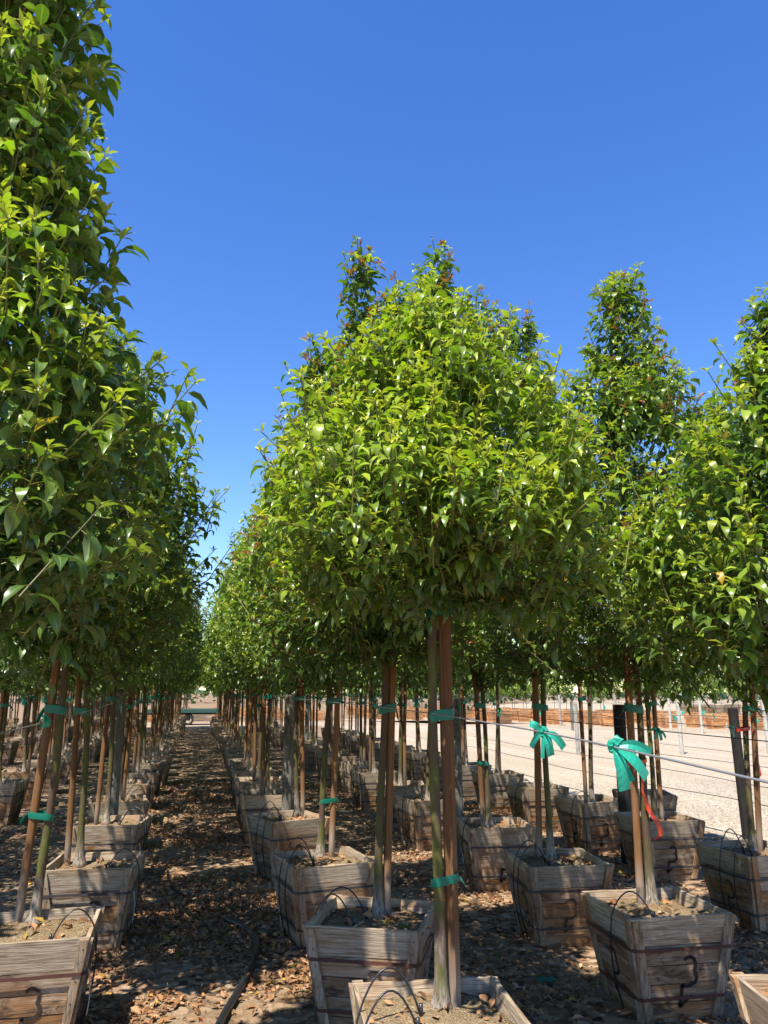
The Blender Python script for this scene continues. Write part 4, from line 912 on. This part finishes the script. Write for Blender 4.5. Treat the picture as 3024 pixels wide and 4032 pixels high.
# ------------------------------------------------------------------ far orange boxes with young trees
def sapling_variant(seed):
    q = random.Random(seed)
    prof = [(1.35, .15), (1.55, .42), (1.9, .5), (2.3, .36), (2.7, .02)]
    D = make_crown([(z - SOILZ, r_) for z, r_ in prof], 150, .15, seed, .65, 0, (), 2, 8, False)
    return crown_mesh('crown', D)
SAPV = [sapling_variant(70 + i) for i in range(3)]
SAPTRUNK = trunk_mesh('trunk', (.02, 0), 1.4, .014, 3, 6)
q = random.Random(11); cnt = 0
def edge_y(x): return 62.5 - 1.42 * x if x < 24 else 30
for X in np.arange(11.0, 25.5, 1.75):
    y = edge_y(X) + 1.2; k = 0
    while k < (8 if X > 13 else 5):
        x = X + q.uniform(-.1, .1); yy = y + q.uniform(-.1, .1)
        rr_ = ORD[int(round((X - 11) / 1.75))]; t1 = f'orange-brown box, {ORD[k]} from the front in the {rr_} far row beyond the gravel'
        box_far(x, yy, q.uniform(-10, 10), t1, 'far orange boxes', q, True, 1.2)
        if k >= 1 and q.random() < .8:
            t = thing('young_tree', f'slender young tree, {ORD[k]} from the front in the {rr_} far row beyond the gravel', 'tree', (x, yy, SOILZ * 1.35), q.uniform(0, 6), 'young trees in far orange boxes')
            link('trunk', SAPTRUNK, t); tag(link('crown', q.choice(SAPV), t, (0, 0, 0), (0, 0, q.uniform(0, 6)), (1.1, 1.1, q.uniform(.85, 1.1))), kind='stuff')
        y += q.choice((1.6, 1.8, 2.4)); k += 1
for k, (u, v) in enumerate([(2720, 2813), (2760, 2813), (2790, 2813), (2845, 2816), (2700, 2800), (2890, 2812), (2960, 2820), (3000, 2826)]):
    x, y = at_z(u, v, 0)
    box_far(x, y, q.uniform(-15, 15), f'grey box behind the orange boxes at far right, {ORD[(1, 2, 3, 4, 0, 5, 6, 7)[k]]} from the left', 'far grey boxes', q, False, 1.35)
    t = thing('young_tree', f'small round young tree in the {ORD[(1, 2, 3, 4, 0, 5, 6, 7)[k]]} far grey box from the left', 'tree', (x, y, SOILZ * 1.35), q.uniform(0, 6), 'young trees in far grey boxes')
    link('trunk', SAPTRUNK, t); tag(link('crown', q.choice(SAPV), t, (0, 0, .2), (0, 0, q.uniform(0, 6)), (1.7, 1.7, 1.2)), kind='stuff')
# second block of trees beyond the dirt lane
q = random.Random(21)
for n_, X in enumerate((-4.4, -2.6, -.8, 1.3, 3.2, 5.2, 7.2)):
    y = 47.5
    for k in range(6):
        x = X + q.uniform(-.15, .15); yy = y + q.uniform(-.2, .2)
        t = thing('boxed_tree', f'far tree beyond the dirt lane, {ORD[k]} back in the {ORD[n_]} row from the left', 'tree', (x, yy, SOILZ), q.uniform(0, 6), 'trees beyond the dirt lane')
        link('trunk', q.choice(TRUNKV), t); tag(link('crown', q.choice(FARV), t, (0, 0, 0), (0, 0, q.uniform(0, 6)), (1, 1, q.uniform(.7, .95))), kind='stuff')
        box_far(x, yy, q.uniform(-10, 10), f'far box beyond the dirt lane, {ORD[k]} back in the {ORD[n_]} row from the left', 'boxes beyond the dirt lane', q, True)
        y += 2.6
# far tree belt on the horizon
def belt():
    r = np.random.default_rng(5); n_ = 5200
    x = r.uniform(-60, 150, n_); d = 118 + r.uniform(-8, 12, n_) ; hgt = 3.0 + 1.2 * np.sin(x * .13) + .9 * np.sin(x * .41 + 1) + .5 * np.sin(x * 1.1)
    z = r.uniform(0, 1, n_) ** .8 * hgt + .3; B = np.column_stack([x, d - x * .25, z])
    L = r.uniform(.7, 1.3, n_); V, F, mid, nv = leaf_geo(B, r.uniform(0, 6.28, n_), r.normal(.3, .5, n_), r.uniform(.4, 1.5, n_), L, L * .8, r.normal(0, .5, n_), r.normal(.2, .3, n_), 2, r)
    c = np.array((.045, .075, .030)) * r.uniform(.6, 1.5, (n_, 1))
    me = mesh_np('tree_belt', V, F, M_LEAF, True, {'lc': ('FLOAT_COLOR', np.repeat(c, nv, 0)), 'mid': ('FLOAT', np.full(len(V), .5))})
    tag(link('tree_belt', me), 'dark line of distant trees along the horizon', 'trees', kind='stuff')
belt()

# ------------------------------------------------------------------ trailer and utility vehicle in the lane
M_TGREEN = mat_plain('trailer_paint', (.03, .085, .075), .5, .4, .3, 6); M_DECK = mat_plain('deck_planks', (.20, .17, .13), .8, .2, .4, 8); M_RUBBER = mat_plain('tyre_rubber', (.03, .028, .026), .8); M_RIM = mat_plain('wheel_rim', (.50, .44, .34), .6)
M_BLACK = mat_plain('black_plastic', (.018, .018, .02), .45, .4); M_BODY = mat_plain('vehicle_paint', (.55, .57, .60), .35, .5); M_LAMP = mat_plain('lamp_red', (.55, .05, .02), .3, .5); M_GLASS = mat_plain('window_glass', (.30, .38, .48), .1, .7)
def wheel(parent, x, y, rad, wd):
    mb = MB(); n_ = 20; prof = [(rad * .62, -wd / 2), (rad * .93, -wd / 2), (rad, -wd / 4), (rad, wd / 4), (rad * .93, wd / 2), (rad * .62, wd / 2)]
    V = [(r_ * math.cos(2 * math.pi * i / n_), y_, r_ * math.sin(2 * math.pi * i / n_)) for i in range(n_) for r_, y_ in prof]
    mb.add(V, [(6 * i + a, 6 * ((i + 1) % n_) + a, 6 * ((i + 1) % n_) + (a + 1) % 6, 6 * i + (a + 1) % 6) for i in range(n_) for a in range(6)])
    wl = link('tyre', mb.mesh('tyre', M_RUBBER, True), parent, (x, y, rad))
    mb = MB(); mb.tube([(0, -wd * .36, 0), (0, -wd * .30, 0), (0, wd * .3, 0)], [rad * .5, rad * .63, rad * .63], 16); link('rim', mb.mesh('rim', M_RIM), wl)
def part(name, m, parent, boxes):
    mb = MB()
    for b in boxes: mb.box(*b)
    return link(name, mb.mesh(name, m), parent)
tr = thing('flatbed_trailer', 'green flatbed trailer parked across the far end of the aisle', 'trailer', (0, 42.3, 0))
part('deck', M_DECK, tr, [(-2.4, 1.15, -.8 + .2 * i, -.62 + .2 * i, .74, .775) for i in range(8)])
part('side_rail', M_TGREEN, tr, [(-2.45, 1.2, -.87, -.81, .62, .80)]); part('side_rail', M_TGREEN, tr, [(-2.45, 1.2, .81, .87, .62, .80)])
part('chassis', M_BLACK, tr, [(-3.6, 1.1, -.35, -.25, .52, .62), (-3.6, 1.1, .25, .35, .52, .62), (-.6, -.35, -.8, .8, .25, .52)])
part('end_gate', M_TGREEN, tr, [(1.13, 1.19, -.8, -.74, .80, 1.85), (1.13, 1.19, .74, .8, .80, 1.85), (1.13, 1.19, -.74, .74, 1.79, 1.85), (1.13, 1.19, -.74, .74, 1.25, 1.31)])
for yy in (-.72, .72): wheel(tr, -.45, yy, .27, .19)
cart = thing('utility_vehicle', 'dark utility vehicle with pale windscreen half hidden behind the left trunks', 'vehicle', (-5.6, 42.4, 0))
part('body', M_BLACK, cart, [(-1.5, 1.45, -.7, .7, .45, .95), (-1.5, -.75, -.66, .66, .95, 1.1)]); part('cargo_bed', M_BLACK, cart, [(.5, 1.5, -.7, -.64, .95, 1.25), (.5, 1.5, .64, .7, .95, 1.25), (.5, .56, -.64, .64, .95, 1.25), (1.44, 1.5, -.64, .64, .95, 1.25)])
part('seat', M_BLACK, cart, [(-.25, .25, -.6, .6, .95, 1.1), (.2, .32, -.6, .6, 1.1, 1.5)]); part('windscreen', M_GLASS, cart, [(-.78, -.74, -.6, .6, 1.1, 1.9)])
part('roof', M_BODY, cart, [(-.85, .45, -.68, .68, 1.9, 1.97)]); part('roll_bar', M_BLACK, cart, [(a, a + .05, b, b + .05, .95, 1.9) for a in (-.8, .38) for b in (-.66, .61)])
for b in (-.55, .45): part('lamp', M_LAMP, cart, [(1.5, 1.53, b, b + .12, .75, .9)])
for xx in (-1.0, 1.0):
    for yy in (-.68, .68): wheel(cart, xx, yy, .32, .24)

# a scrap of tape and a length of timber on the ground
mb = MB(); x, y = at_z(2150, 3880, 0); mb.ribbon([(x - .05, y, .03), (x - .02, y + .01, .035), (x + .02, y - .01, .03), (x + .06, y + .01, .033)], np.tile((0, .018, .006), (4, 1)))
tag(link('tape_scrap', mb.mesh('tape_scrap', M_GREEN)), 'scrap of green tape lying in the shaded leaf litter', 'tape')
mb = MB(); x0, y0 = at_z(2885, 3640, 0); x1, y1 = at_z(3180, 3655, 0)
mb.tube([(x0, y0, .035), ((x0 + x1) / 2, (y0 + y1) / 2, .04), (x1, y1, .036)], [.032, .036, .034], 9, tint=(.1, .4, .3))
tag(link('fallen_timber', mb.mesh('fallen_timber', M_PALEPOST)), 'pale round timber lying on the ground at the right edge', 'timber')
